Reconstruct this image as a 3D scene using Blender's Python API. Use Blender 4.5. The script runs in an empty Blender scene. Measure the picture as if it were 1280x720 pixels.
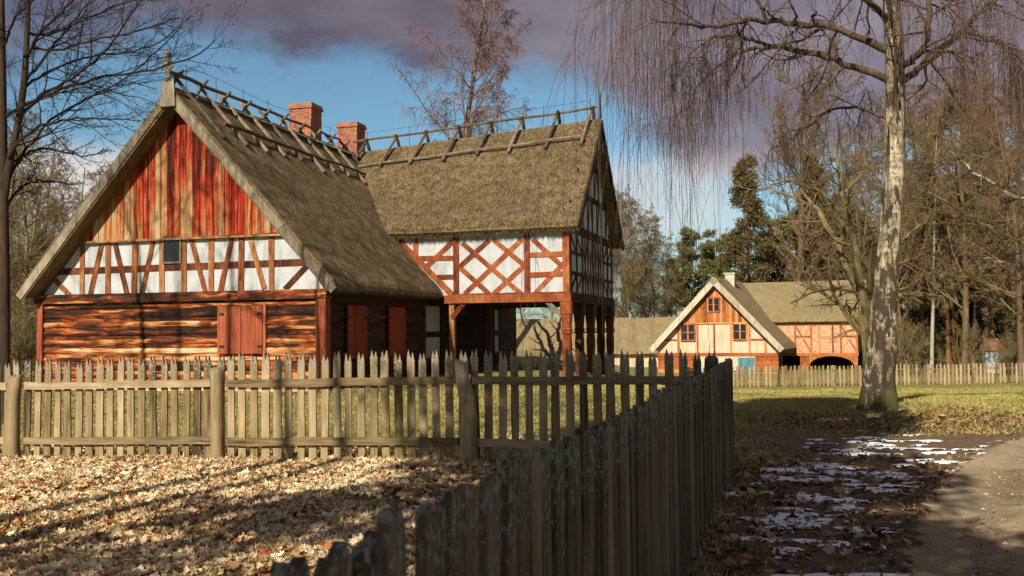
import bpy, math, random
import numpy as np
from mathutils import Vector, noise as mnoise
random.seed(7); RNG = np.random.default_rng(11)
SC = bpy.context.scene; COL = SC.collection
# ------------------------------------------------------------------ camera
FPX = 1240.0; PITCH = math.atan(52/1240); ROLL = math.radians(.6)
EYE = np.array([0, 0, 1.55])
cf = np.array([0, math.cos(PITCH), math.sin(PITCH)]); _u = np.array([0, -math.sin(PITCH), math.cos(PITCH)])
_r = np.array([1., 0, 0])
cr = _r*math.cos(ROLL)-_u*math.sin(ROLL); cu = _u*math.cos(ROLL)+_r*math.sin(ROLL)
cam = bpy.data.cameras.new('camera'); camo = bpy.data.objects.new('camera', cam); COL.objects.link(camo)
from mathutils import Matrix
camo.matrix_world = Matrix(((cr[0], cu[0], -cf[0], 0), (cr[1], cu[1], -cf[1], 0), (cr[2], cu[2], -cf[2], 1.55), (0, 0, 0, 1)))
cam.sensor_width = 36; cam.lens = 36*FPX/1280; cam.clip_start = .05; cam.clip_end = 3000
cam.dof.use_dof = True; cam.dof.focus_distance = 17; cam.dof.aperture_fstop = 5.6
SC.camera = camo
# ------------------------------------------------------------------ sky, sun, exposure
SUN_EL = math.radians(32); SUN_AZ = math.radians(204.5)      # direction towards the sun, clockwise from +Y
SDIR = np.array([math.sin(SUN_AZ)*math.cos(SUN_EL), math.cos(SUN_AZ)*math.cos(SUN_EL), math.sin(SUN_EL)])
SC.view_settings.view_transform = 'Standard'; SC.view_settings.look = 'None'
SC.view_settings.exposure = 0.5; SC.view_settings.gamma = 1; SC.view_settings.use_curve_mapping = False
W = bpy.data.worlds.new('World'); SC.world = W; W.use_nodes = True
SKY_STRENGTH = .072
def build_world():
    nt = W.node_tree; nt.nodes.clear(); n = nt.nodes.new; L = nt.links.new
    out = n('ShaderNodeOutputWorld'); bg = n('ShaderNodeBackground'); bg.inputs[1].default_value = SKY_STRENGTH
    sky = n('ShaderNodeTexSky'); sky.sky_type = 'NISHITA'; sky.sun_disc = False
    sky.sun_elevation = SUN_EL; sky.sun_rotation = SUN_AZ; sky.air_density = 1.0; sky.dust_density = .6; sky.ozone_density = 1.6
    tint = n('ShaderNodeMix'); tint.data_type = 'RGBA'; tint.blend_type = 'MULTIPLY'; tint.inputs[0].default_value = 1
    tint.inputs[7].default_value = (.72, .95, .97, 1); L(sky.outputs[0], tint.inputs[6])
    tc = n('ShaderNodeTexCoord'); sep = n('ShaderNodeSeparateXYZ'); L(tc.outputs['Generated'], sep.inputs[0])
    def M(op, a, b=None, c=None, clamp=False):
        m = n('ShaderNodeMath'); m.operation = op; m.use_clamp = clamp
        for i, v in enumerate((a, b, c)):
            if v is None: continue
            if hasattr(v, 'links'): L(v, m.inputs[i])
            else: m.inputs[i].default_value = v
        return m.outputs[0]
    def SS(v, a, b, lo=0, hi=1):
        m = n('ShaderNodeMapRange'); m.interpolation_type = 'SMOOTHSTEP'; L(v, m.inputs[0])
        for i, q in enumerate((a, b, lo, hi)): m.inputs[i+1].default_value = q
        return m.outputs[0]
    def NZ(scale, sx, sy, sz, detail=6, rough=.55, off=0):
        mp = n('ShaderNodeMapping'); mp.inputs[3].default_value = (sx, sy, sz); mp.inputs[1].default_value = (off, off*.7, 0)
        L(tc.outputs['Generated'], mp.inputs[0]); t = n('ShaderNodeTexNoise'); t.inputs['Scale'].default_value = scale
        t.inputs['Detail'].default_value = detail; t.inputs['Roughness'].default_value = rough; L(mp.outputs[0], t.inputs['Vector'])
        return t.outputs[0]
    X, Z = sep.outputs[0], sep.outputs[2]
    # bank of violet-grey cloud high up, its lower edge dropping towards the right
    edge = SS(X, -.02, .24, .258, .172)
    nz = NZ(4.2, 1, 1, 2.2, off=3.1, rough=.6)
    d = M('ADD', M('SUBTRACT', Z, edge), M('MULTIPLY', M('SUBTRACT', nz, .5), .33))
    bank = SS(d, -.03, .035)
    gap = SS(X, -.46, -.28, .75, 1)
    bank = M('MULTIPLY', M('MULTIPLY', bank, gap), .97)
    fine = NZ(7, 1, 1, 2.4, off=8.3)
    cc = n('ShaderNodeValToRGB'); e = cc.color_ramp.elements
    e[0].position = .3; e[0].color = (1.15, .95, 1.3, 1); e[1].position = .72; e[1].color = (3.0, 2.7, 3.2, 1)
    L(M('ADD', M('MULTIPLY', fine, .75), SS(X, -.12, .2, -.02, .2)), cc.inputs[0])
    m1 = n('ShaderNodeMix'); m1.data_type = 'RGBA'; L(bank, m1.inputs[0]); L(tint.outputs[2], m1.inputs[6]); L(cc.outputs[0], m1.inputs[7])
    # thin veil, and small bright cumulus low at the left and right
    nz2 = NZ(6, 1, 1, 2.6, off=1.7)
    low = M('MULTIPLY', SS(Z, .06, .11), SS(Z, .185, .15))
    side = M('ADD', SS(X, -.30, -.36), M('MULTIPLY', M('MULTIPLY', SS(X, .06, .11), SS(X, .27, .18)), .6), clamp=True)
    puff = M('MULTIPLY', M('MULTIPLY', SS(nz2, .26, .42), low), side)
    m2 = n('ShaderNodeMix'); m2.data_type = 'RGBA'; L(puff, m2.inputs[0]); L(m1.outputs[2], m2.inputs[6]); m2.inputs[7].default_value = (7.4, 7.0, 6.8, 1)
    L(m2.outputs[2], bg.inputs[0]); L(bg.outputs[0], out.inputs[0])
build_world()
sl = bpy.data.lights.new('sun', 'SUN'); sl.energy = 5.0; sl.angle = math.radians(.55); sl.color = (1, .90, .74)
so = bpy.data.objects.new('sun', sl); COL.objects.link(so)
so.rotation_euler = Vector(-SDIR).to_track_quat('-Z', 'Y').to_euler()
# ------------------------------------------------------------------ photo-to-world measuring helpers
def ray(x, y): return cf+cr*(x-640)/FPX+cu*(360-y)/FPX
def at(x, y, Y): d = ray(x, y); return EYE+d*(Y/d[1])
def ss(a, b, x): t = np.clip((np.asarray(x, float)-a)/(b-a), 0, 1); return t*t*(3-2*t)
def ground_z(x, y):
    x = np.asarray(x, float); y = np.asarray(y, float)
    z = -1.36*ss(17, 46, y)*ss(.5, 8, x-.02*y)
    z = z-.07*ss(0, -7, x)*ss(0, 10, y)
    z = z+.02*np.sin(x*1.3+.5*y)*np.sin(y*.9-.4*x)*ss(200, 60, np.abs(y))
    z = z+.10*np.exp(-((x-7.1)**2+(y-19.3)**2)/2.2)
    return z
def gr(x, y):
    d = ray(x, y); z = 0
    for _ in range(12): p = EYE+d*((z-1.55)/d[2]); z = float(ground_z(p[0], p[1]))
    return p
class Frame:
    def __init__(s, o, az): s.o = np.array(o, float); s.az = az; s.v = np.array([math.sin(az), math.cos(az), 0]); s.u = np.array([s.v[1], -s.v[0], 0])
    def hv(s, x, y, v=0):           # pixel -> (u, z) on the plane at depth v
        d = ray(x, y); q = s.o+s.v*v; p = EYE+d*((q-EYE)@s.v)/(d@s.v)-s.o; return p@s.u, p[2]
    def hu(s, x, y, u=0):           # pixel -> (v, z) on the plane at side u
        d = ray(x, y); q = s.o+s.u*u; p = EYE+d*((q-EYE)@s.u)/(d@s.u)-s.o; return p@s.v, p[2]
# ------------------------------------------------------------------ objects
def tag(o, label=None, cat=None, group=None, kind=None):
    if label: o['label'] = label
    if cat: o['category'] = cat
    if group: o['group'] = group
    if kind: o['kind'] = kind
    return o
def empty(name, loc, az=0):
    o = bpy.data.objects.new(name, None); COL.objects.link(o); o.location = [float(c) for c in loc]; o.rotation_euler = (0, 0, -az); o.empty_display_size = .2
    return o
def link(name, me, parent=None):
    o = bpy.data.objects.new(name, me); COL.objects.link(o)
    if parent: o.parent = parent
    return o
def mesh_np(name, V, quads=None, tris=None, mat=None, smooth=False, rnd=None):
    me = bpy.data.meshes.new(name); V = np.asarray(V, np.float32).reshape(-1, 3)
    q = np.zeros((0, 4), np.int32) if quads is None or len(quads) == 0 else np.asarray(quads, np.int32)
    t = np.zeros((0, 3), np.int32) if tris is None or len(tris) == 0 else np.asarray(tris, np.int32)
    me.vertices.add(len(V)); me.vertices.foreach_set('co', V.ravel())
    idx = np.concatenate([q.ravel(), t.ravel()]); me.loops.add(len(idx)); me.loops.foreach_set('vertex_index', idx)
    n = len(q)+len(t); me.polygons.add(n)
    me.polygons.foreach_set('loop_start', np.concatenate([np.arange(len(q))*4, len(q)*4+np.arange(len(t))*3]).astype(np.int32))
    if smooth: me.polygons.foreach_set('use_smooth', np.ones(n, bool))
    else: me.polygons.foreach_set('use_smooth', np.zeros(n, bool))
    if rnd is not None:
        a = me.attributes.new('rnd', 'FLOAT', 'POINT'); a.data.foreach_set('value', np.asarray(rnd, np.float32))
    me.update(calc_edges=True); me.validate()
    if mat: me.materials.append(mat)
    return me
class MB:
    def __init__(s): s.V = []; s.F = []; s.R = []
    def add(s, vs, fs, r=None):
        b = len(s.V); r = random.random() if r is None else r
        s.V += [tuple(float(c) for c in v) for v in vs]; s.R += [r]*len(vs); s.F += [tuple(b+i for i in f) for f in fs]
    def prism(s, poly, off, r=None):
        n = len(poly); off = np.array(off, float); p = [np.array(q, float) for q in poly]
        s.add(p+[q+off for q in p], [tuple(range(n)), tuple(range(2*n-1, n-1, -1))]+[(i, i+n, (i+1) % n+n, (i+1) % n) for i in range(n)], r)
    def box(s, a, b, r=None):
        (x0, y0, z0), (x1, y1, z1) = a, b
        s.prism([(x0, y0, z0), (x1, y0, z0), (x1, y1, z0), (x0, y1, z0)], (0, 0, z1-z0), r)
    def beam(s, a, b, w, d, n, r=None, jit=0):   # rectangular beam a-b, w across (in the wall), d thick along -n..; front face on n side through a,b
        a = np.array(a, float); b = np.array(b, float); n = np.array(n, float); t = (b-a)/np.linalg.norm(b-a); c = np.cross(t, n); c /= np.linalg.norm(c)
        w1 = w*(1+random.uniform(-jit, jit)); w2 = w*(1+random.uniform(-jit, jit))
        s.prism([a-c*w1/2, b-c*w2/2, b+c*w2/2, a+c*w1/2], n*(-d), r)
    def tube(s, pts, rads, sides=8, r=None, caps=True):
        pts = [np.array(p, float) for p in pts]; n = len(pts); vs = []; fs = []
        if not hasattr(rads, '__len__'): rads = [rads]*n
        ref = None
        for i, p in enumerate(pts):
            t = pts[min(i+1, n-1)]-pts[max(i-1, 0)]; t = t/np.linalg.norm(t)
            if ref is None: ref = np.array([1., 0, 0]) if abs(t[0]) < .8 else np.array([0, 1., 0])
            e1 = ref-t*(ref@t); e1 /= np.linalg.norm(e1); ref = e1; e2 = np.cross(t, e1)
            for k in range(sides): a = 2*math.pi*k/sides; vs.append(p+(e1*math.cos(a)+e2*math.sin(a))*rads[i])
        for i in range(n-1):
            for k in range(sides): k2 = (k+1) % sides; fs.append((i*sides+k, i*sides+k2, (i+1)*sides+k2, (i+1)*sides+k))
        if caps: fs.append(tuple(range(sides-1, -1, -1))); fs.append(tuple((n-1)*sides+k for k in range(sides)))
        s.add(vs, fs, r)
    def mesh(s, name, mat, smooth=False):
        me = bpy.data.meshes.new(name); me.from_pydata(s.V, [], s.F); a = me.attributes.new('rnd', 'FLOAT', 'POINT'); a.data.foreach_set('value', np.array(s.R, np.float32))
        if smooth: me.polygons.foreach_set('use_smooth', np.ones(len(me.polygons), bool))
        me.materials.append(mat); me.update(); return me
    def build(s, name, mat, parent=None, smooth=False): return link(name, s.mesh(name, mat, smooth), parent)
# ------------------------------------------------------------------ materials
def lin(h): 
    h = h.lstrip('#'); c = [int(h[i:i+2], 16)/255 for i in (0, 2, 4)]
    return tuple(v/12.92 if v <= .04045 else ((v+.055)/1.055)**2.4 for v in c)
class NT:
    def __init__(s, name):
        s.m = bpy.data.materials.new(name); s.m.use_nodes = True; s.t = s.m.node_tree; s.b = s.t.nodes['Principled BSDF']; s.b.inputs['Specular IOR Level'].default_value = .2
        s.co = s.t.nodes.new('ShaderNodeTexCoord').outputs['Object']
    def n(s, k): return s.t.nodes.new(k)
    def l(s, a, b): s.t.links.new(a, b)
    def set(s, sock, v):
        if hasattr(v, 'links'): s.l(v, sock)
        else: sock.default_value = v
    def math(s, op, a, b=0., clamp=False):
        m = s.n('ShaderNodeMath'); m.operation = op; m.use_clamp = clamp; s.set(m.inputs[0], a); s.set(m.inputs[1], b); return m.outputs[0]
    def map(s, sc, co=None, off=None):
        m = s.n('ShaderNodeMapping'); m.inputs[3].default_value = sc; s.l(co or s.co, m.inputs[0])
        if off is not None:
            c = s.n('ShaderNodeCombineXYZ'); 
            for i in range(3): s.set(c.inputs[i], off)
            s.l(c.outputs[0], m.inputs[1])
        return m.outputs[0]
    def noise(s, vec, scale=1, detail=4, rough=.55, dist=0):
        t = s.n('ShaderNodeTexNoise'); t.inputs['Scale'].default_value = scale; t.inputs['Detail'].default_value = detail; t.inputs['Roughness'].default_value = rough
        t.inputs['Distortion'].default_value = dist; s.l(vec, t.inputs['Vector']); return t.outputs[0]
    def ramp(s, fac, stops, interp='LINEAR'):
        r = s.n('ShaderNodeValToRGB'); r.color_ramp.interpolation = interp; e = r.color_ramp.elements
        while len(e) < len(stops): e.new(.5)
        for i, (p, c) in enumerate(stops):
            e[i].position = p; c = (c, c, c) if not hasattr(c, '__len__') else c; e[i].color = (*c, 1)
        s.l(fac, r.inputs[0]); return r.outputs[0]
    def mix(s, f, a, b, mode='MIX'):
        m = s.n('ShaderNodeMix'); m.data_type = 'RGBA'; m.blend_type = mode; s.set(m.inputs[0], f)
        for i, v in ((6, a), (7, b)):
            if hasattr(v, 'links'): s.l(v, m.inputs[i])
            else: m.inputs[i].default_value = (*v, 1)
        return m.outputs[2]
    def rnd(s): a = s.n('ShaderNodeAttribute'); a.attribute_name = 'rnd'; return a.outputs['Fac']
    def attr(s, name): a = s.n('ShaderNodeAttribute'); a.attribute_name = name; return a.outputs['Fac']
    def orand(s): return s.n('ShaderNodeObjectInfo').outputs['Random']
    def bump(s, h, strength=.4, dist=.02):
        b = s.n('ShaderNodeBump'); b.inputs['Strength'].default_value = strength; b.inputs['Distance'].default_value = dist; s.l(h, b.inputs['Height']); s.l(b.outputs[0], s.b.inputs['Normal'])
    def done(s, col, rough=.85):
        s.set(s.b.inputs['Base Color'], col if hasattr(col, 'links') else (*col, 1)); s.set(s.b.inputs['Roughness'], rough); return s.m
def wood(name, stops, grain, scale=1., bump=.5, per='rnd', var=.5, dirt=None, dist=.6, patch=.25, zb=None):
    t = NT(name); r = t.rnd() if per == 'rnd' else t.orand()
    off = t.math('MULTIPLY', r, 37.)
    v = t.map([g*scale for g in grain], off=off)
    a = t.noise(v, 1, 6, .62, dist); big = t.noise(t.map([max(g*.12, .25)*scale for g in grain], off=off), 1, 3)
    f = t.math('ADD', t.math('ADD', t.math('MULTIPLY', a, .75), t.math('MULTIPLY', big, patch*2)), t.math('MULTIPLY', t.math('SUBTRACT', r, .5), var))
    f = t.math('ADD', f, .5-.375-patch)
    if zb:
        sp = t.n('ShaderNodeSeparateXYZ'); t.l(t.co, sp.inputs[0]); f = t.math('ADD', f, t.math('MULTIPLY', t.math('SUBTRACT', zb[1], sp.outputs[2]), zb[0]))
    c = t.ramp(f, stops)
    if dirt:
        d = t.ramp(t.noise(t.map((dirt[1],)*3), 1, 5, .7), [(.5, 0.), (.66, 1.)]); c = t.mix(d, c, dirt[0])
    g2 = t.noise(t.map([g*3*scale for g in grain], off=off), 1, 4, .7)
    t.bump(t.math('ADD', a, t.math('MULTIPLY', g2, .6)), bump, .015)
    return t.done(c, .8)
MAT = {}
GV = (13, 13, .9)      # vertical grain
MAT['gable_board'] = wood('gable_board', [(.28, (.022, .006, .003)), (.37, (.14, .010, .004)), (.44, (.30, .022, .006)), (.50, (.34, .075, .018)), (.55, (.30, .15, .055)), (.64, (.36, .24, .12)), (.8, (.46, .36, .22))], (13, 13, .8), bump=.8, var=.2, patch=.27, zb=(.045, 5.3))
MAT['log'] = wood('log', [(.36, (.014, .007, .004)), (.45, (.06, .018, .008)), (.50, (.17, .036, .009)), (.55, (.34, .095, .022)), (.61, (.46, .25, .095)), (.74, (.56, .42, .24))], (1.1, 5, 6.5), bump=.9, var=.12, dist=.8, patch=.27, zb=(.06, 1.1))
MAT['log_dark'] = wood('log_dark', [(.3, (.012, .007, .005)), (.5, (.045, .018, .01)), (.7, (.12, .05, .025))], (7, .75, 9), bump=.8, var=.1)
MAT['timber'] = wood('timber', [(.27, (.03, .011, .006)), (.42, (.13, .036, .011)), (.54, (.23, .075, .022)), (.68, (.32, .16, .065)), (.85, (.4, .27, .14))], (8, 8, 2.2), bump=.6, var=.3)
MAT['timber_red'] = wood('timber_red', [(.27, (.04, .010, .004)), (.42, (.145, .033, .010)), (.58, (.25, .066, .019)), (.78, (.36, .15, .055))], (5, 5, 3), bump=.6, var=.2)
MAT['timber_shaded'] = wood('timber_shaded', [(.27, (.016, .007, .004)), (.45, (.055, .019, .008)), (.6, (.10, .036, .014)), (.8, (.17, .08, .036))], (7, 7, 2.5), bump=.6, var=.2)  # shade of the arcade posts on each other, put into the timber colour
MAT['timber_dark'] = wood('timber_dark', [(.3, (.012, .006, .004)), (.5, (.035, .015, .009)), (.75, (.09, .04, .02))], (6, 6, 3), bump=.5)
MAT['timber_far'] = wood('timber_far', [(.25, (.18, .05, .015)), (.5, (.38, .125, .033)), (.75, (.5, .25, .1))], (5, 5, 3), bump=.4)
MAT['shutter'] = wood('shutter', [(.27, (.13, .024, .012)), (.45, (.26, .062, .028)), (.6, (.33, .095, .043)), (.8, (.40, .17, .09))], GV, bump=.35, var=.15)
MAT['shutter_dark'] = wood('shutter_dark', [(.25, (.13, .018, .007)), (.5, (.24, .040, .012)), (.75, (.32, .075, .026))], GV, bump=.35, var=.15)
MAT['weathered'] = wood('weathered', [(.25, (.06, .048, .032)), (.45, (.155, .128, .088)), (.6, (.25, .21, .148)), (.8, (.37, .32, .235))], (9, 9, 2), bump=.7, var=.2)
MAT['pale_board'] = wood('pale_board', [(.25, (.2, .17, .125)), (.5, (.42, .36, .27)), (.8, (.56, .5, .39))], (9, 9, 2), bump=.5, var=.2)
MAT['pole'] = wood('pole', [(.25, (.05, .038, .025)), (.5, (.14, .11, .07)), (.75, (.27, .22, .15))], (7, 7, 7), bump=.6, var=.3)
MAT['blue_paint'] = wood('blue_paint', [(.25, (.04, .12, .165)), (.55, (.07, .19, .25)), (.8, (.16, .29, .35))], GV, bump=.2, var=.1)
def m_picket(name, shade, G=(26, 26, 1.6), G2=(5, 5, 1.6)):
    t = NT(name); r = t.orand(); off = t.math('MULTIPLY', r, 53.)
    a = t.noise(t.map(G, off=off), 1, 6, .65, .5); big = t.noise(t.map(G2, off=off), 1, 3)
    f = t.math('ADD', t.math('MULTIPLY', a, .6), t.math('ADD', t.math('MULTIPLY', big, .45), t.math('MULTIPLY', t.math('SUBTRACT', r, .5), .34)))
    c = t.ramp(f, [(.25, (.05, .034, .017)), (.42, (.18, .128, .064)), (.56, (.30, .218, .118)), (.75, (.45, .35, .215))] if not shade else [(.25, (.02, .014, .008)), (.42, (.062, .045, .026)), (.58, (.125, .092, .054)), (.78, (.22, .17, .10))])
    sp = t.n('ShaderNodeSeparateXYZ'); t.l(t.co, sp.inputs[0])
    gn = t.noise(t.map((3, 3, 2.2), off=off), 1, 4, .6)
    green = t.math('MULTIPLY', t.ramp(gn, [(.46, 0.), (.66, 1.)]), .42 if not shade else .35)
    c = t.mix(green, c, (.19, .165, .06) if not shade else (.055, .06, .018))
    top = t.n('ShaderNodeMapRange'); top.interpolation_type = 'SMOOTHSTEP'; t.l(sp.outputs[2], top.inputs[0]); top.inputs[1].default_value = .75; top.inputs[2].default_value = 1.3
    ln = t.noise(t.map((48, 48, 34), off=off), 1, 4, .65)
    li = t.math('MULTIPLY', t.ramp(t.math('ADD', ln, t.math('MULTIPLY', top.outputs[0], .16)), [(.62, 0.), (.70, 1.)]), .75)
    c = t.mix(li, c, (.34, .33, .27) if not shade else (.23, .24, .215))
    t.bump(t.math('ADD', a, t.math('MULTIPLY', li, .8)), .7, .012)
    return t.done(c, .9)
MAT['picket'] = m_picket('picket_wood', False); MAT['picket_shaded'] = m_picket('shaded_picket_wood', True)  # second wood is a shaded copy: side fence's shade put into its colours
MAT['rail'] = m_picket('rail_wood', False, (1.6, 5, 30), (1.2, 3, 8))
def m_plaster(name, c1, c2, sc=1.5):
    t = NT(name); a = t.noise(t.map((sc,)*3), 1, 5, .6); b = t.noise(t.map((14, 14, 14)), 1, 4, .6)
    c = t.ramp(t.math('ADD', t.math('MULTIPLY', a, .8), t.math('MULTIPLY', b, .2)), [(.32, c2), (.55, c1)]); st = t.noise(t.map((4, 4, .7)), 1, 5, .65); c = t.mix(t.math('MULTIPLY', t.ramp(st, [(.47, 0.), (.72, 1.)]), .6), c, tuple(q*.55 for q in c2))
    t.bump(t.math('ADD', b, t.math('MULTIPLY', a, 2.)), .25, .02); return t.done(c, .9)
MAT['plaster'] = m_plaster('white_plaster', (.45, .465, .475), (.36, .375, .385))
MAT['plaster_far'] = m_plaster('cream_plaster', (.60, .455, .325), (.52, .38, .26))
def m_thatch(name, cols, moss, msc=.35):
    t = NT(name); a = t.noise(t.map((13, 13, 13)), 1, 6, .8); big = t.noise(t.map((msc,)*3), 1, 4, .6); mid = t.noise(t.map((2.6, 2.6, 2.6)), 1, 5, .65)
    f = t.math('ADD', t.math('MULTIPLY', a, .52), t.math('ADD', t.math('MULTIPLY', mid, .40), t.math('MULTIPLY', t.math('SUBTRACT', t.rnd(), .5), .34)))
    c = t.ramp(f, cols)
    c = t.mix(t.math('MULTIPLY', t.ramp(t.math('ADD', t.math('MULTIPLY', big, .7), t.math('MULTIPLY', mid, .3)), [(.44, 0.), (.6, 1.)]), moss[1]), c, moss[0])
    t.bump(t.math('ADD', a, mid), 1.0, .07); return t.done(c, .95)
MAT['thatch'] = m_thatch('thatch', [(.27, (.03, .021, .011)), (.40, (.135, .095, .047)), (.51, (.265, .19, .098)), (.66, (.48, .365, .205))], ((.115, .088, .04), .35), .55)
MAT['thatch_far'] = m_thatch('far_thatch', [(.25, (.10, .075, .04)), (.42, (.25, .19, .105)), (.66, (.45, .36, .215))], ((.2, .16, .065), .45), .2)
def m_brick(name, c1, c2, mo, sc=1., bw=.26, rh=.085):
    t = NT(name); br = t.n('ShaderNodeTexBrick'); br.inputs['Scale'].default_value = 1; br.inputs['Brick Width'].default_value = bw; br.inputs['Row Height'].default_value = rh; br.inputs['Mortar Size'].default_value = .011
    br.inputs['Color1'].default_value = (*c1, 1); br.inputs['Color2'].default_value = (*c2, 1); br.inputs['Mortar'].default_value = (*mo, 1)
    sp = t.n('ShaderNodeSeparateXYZ'); t.l(t.co, sp.inputs[0]); cb = t.n('ShaderNodeCombineXYZ'); t.l(t.math('ADD', sp.outputs[0], sp.outputs[1]), cb.inputs[0]); t.l(sp.outputs[2], cb.inputs[1]); t.l(cb.outputs[0], br.inputs['Vector'])
    n = t.noise(t.map((5, 5, 5)), 1, 5, .7); c = t.mix(t.ramp(n, [(.45, 0.), (.75, .8)]), br.outputs[0], (.06, .035, .025)); 
    t.bump(t.math('SUBTRACT', t.math('MULTIPLY', n, .6), br.outputs['Fac']), .6, .02); return t.done(c, .9)
MAT['brick'] = m_brick('old_brick', (.42, .12, .05), (.28, .07, .03), (.3, .24, .18))
MAT['brick_far'] = m_brick('pale_brick', (.6, .33, .18), (.52, .26, .14), (.62, .5, .37), bw=.3, rh=.1)
MAT['limed'] = m_plaster('limewashed_brick', (.52, .47, .36), (.34, .3, .22), 4)
def m_bark(name, stops, sc=(9, 9, 2), bump=.8, moss=None):
    t = NT(name); a = t.noise(t.map(sc), 1, 5, .65, .4); b = t.noise(t.map([q*.3 for q in sc]), 1, 3)
    c = t.ramp(t.math('ADD', t.math('MULTIPLY', a, .65), t.math('MULTIPLY', b, .35)), stops)
    if moss: c = t.mix(t.ramp(t.noise(t.map((1.1, 1.1, .8)), 1, 4), [(.45, 0.), (.6, .8)]), c, moss)
    t.bump(a, bump, .04); return t.done(c, .9)
MAT['bark_dark'] = m_bark('dark_bark', [(.3, (.018, .012, .008)), (.55, (.05, .033, .02)), (.75, (.13, .085, .045))])
MAT['bark_limb'] = m_bark('limb_bark', [(.3, (.03, .02, .013)), (.55, (.10, .07, .042)), (.75, (.26, .2, .12))])
MAT['twig_dark'] = NT('dark_twig').done((.024, .016, .012), .8)
MAT['bark_brown'] = m_bark('brown_bark', [(.3, (.05, .034, .018)), (.55, (.14, .095, .05)), (.75, (.26, .18, .1))])
MAT['bark_olive'] = m_bark('mossy_bark', [(.3, (.07, .055, .022)), (.55, (.19, .15, .065)), (.75, (.32, .27, .13))])
MAT['bark_pine'] = m_bark('pine_bark', [(.3, (.08, .035, .014)), (.55, (.26, .12, .05)), (.75, (.36, .19, .09))])
MAT['bark_pale'] = m_bark('pale_bark', [(.3, (.2, .17, .12)), (.55, (.38, .33, .25)), (.75, (.52, .47, .38))])
def m_twig(name, stops):
    t = NT(name); return t.done(t.ramp(t.noise(t.map((.35,)*3), 1, 3), stops), .85)
MAT['twig_brown'] = m_twig('brown_twig', [(.35, (.10, .065, .034)), (.65, (.2, .135, .07))])
MAT['twig_olive'] = m_twig('olive_twig', [(.35, (.11, .08, .036)), (.65, (.2, .155, .07))])
MAT['twig_red'] = m_twig('red_birch_twig', [(.35, (.11, .06, .05)), (.65, (.2, .12, .095))])
MAT['twig_weep'] = m_twig('weeping_birch_twig', [(.35, (.075, .045, .035)), (.65, (.15, .095, .07))])
def m_birch():
    t = NT('birch_bark'); sp = t.n('ShaderNodeSeparateXYZ'); t.l(t.co, sp.inputs[0])
    a = t.noise(t.map((7, 7, 3.2)), 1, 6, .68, .8); band = t.noise(t.map((2.2, 2.2, 11)), 1, 4, .6); cr_ = t.noise(t.map((3.2, 3.2, 1.0)), 1, 4, .6, 1.2)
    c = t.ramp(t.math('ADD', t.math('MULTIPLY', a, .7), t.math('MULTIPLY', band, .3)), [(.36, (.06, .045, .028)), (.45, (.22, .175, .11)), (.53, (.45, .385, .27)), (.7, (.62, .56, .44))])
    lowm = t.n('ShaderNodeMapRange'); lowm.inputs[1].default_value = 4.2; lowm.inputs[2].default_value = .3; lowm.inputs[3].default_value = .0; lowm.inputs[4].default_value = .085; t.l(sp.outputs[2], lowm.inputs[0])
    dark = t.ramp(t.math('ADD', t.math('ADD', t.math('MULTIPLY', cr_, .5), t.math('MULTIPLY', a, .5)), lowm.outputs[0]), [(.525, 0.), (.56, 1.)])
    c = t.mix(dark, c, (.05, .036, .022))
    seam = t.noise(t.map((2.6, 2.6, .33)), 1, 3, .55, 1.2); up = t.n('ShaderNodeMapRange'); up.inputs[1].default_value = 2.5; up.inputs[2].default_value = 5.; t.l(sp.outputs[2], up.inputs[0])
    hi = t.n('ShaderNodeMapRange'); hi.inputs[1].default_value = 4.6; hi.inputs[2].default_value = 7.5; hi.inputs[4].default_value = .55; t.l(sp.outputs[2], hi.inputs[0]); c = t.mix(hi.outputs[0], c, (.10, .075, .048)); c = t.mix(t.math('MULTIPLY', t.ramp(seam, [(.53, 0.), (.555, 1.), (.62, 1.), (.66, 0.)]), up.outputs[0]), c, (.02, .014, .010)); 
    ms = t.math('MULTIPLY', t.ramp(t.noise(t.map((1.3, 1.3, .9)), 1, 4), [(.5, 0.), (.62, .8)]), t.math('MULTIPLY', lowm.outputs[0], 8.), True); c = t.mix(ms, c, (.14, .14, .035))
    t.bump(t.math('SUBTRACT', a, dark), .8, .04); return t.done(c, .85)
MAT['birch'] = m_birch()
def m_needle(name, stops):
    t = NT(name); c = t.ramp(t.math('ADD', t.math('MULTIPLY', t.rnd(), .6), t.math('MULTIPLY', t.noise(t.map((.5,)*3), 1, 3), .4)), stops); return t.done(c, .8)
MAT['needle_olive'] = m_needle('olive_needles', [(.2, (.05, .055, .018)), (.55, (.135, .13, .04)), (.85, (.25, .22, .075))])
MAT['needle_rust'] = m_needle('rusty_needles', [(.2, (.035, .032, .012)), (.55, (.105, .08, .028)), (.85, (.19, .135, .05))])
MAT['needle_dark'] = m_needle('dark_needles', [(.2, (.015, .025, .01)), (.55, (.035, .05, .018)), (.85, (.07, .085, .03))])
MAT['glass'] = NT('dark_window_glass').done((.02, .025, .03), .15); MAT['iron'] = NT('black_iron').done((.02, .018, .016), .6)
MAT['inside_shade'] = NT('interior_shade').done((.012, .008, .006), .9)  # near-black: interior shade put into the colour of porch ceiling, porch wall, flue
def m_leaf():
    t = NT('fallen_leaf'); c = t.ramp(t.rnd(), [(0, (.10, .055, .025)), (.2, (.22, .125, .05)), (.38, (.46, .315, .15)), (.6, (.66, .51, .30)), (.9, (.82, .71, .5)), (.95, (.46, .14, .035)), (1, (.36, .07, .02))])
    nz = t.noise(t.map((9, 9, 9)), 1, 2); c = t.mix(t.math('MULTIPLY', nz, .2), c, (.2, .12, .05)); return t.done(c, .8)
MAT['leaf'] = m_leaf()
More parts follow.
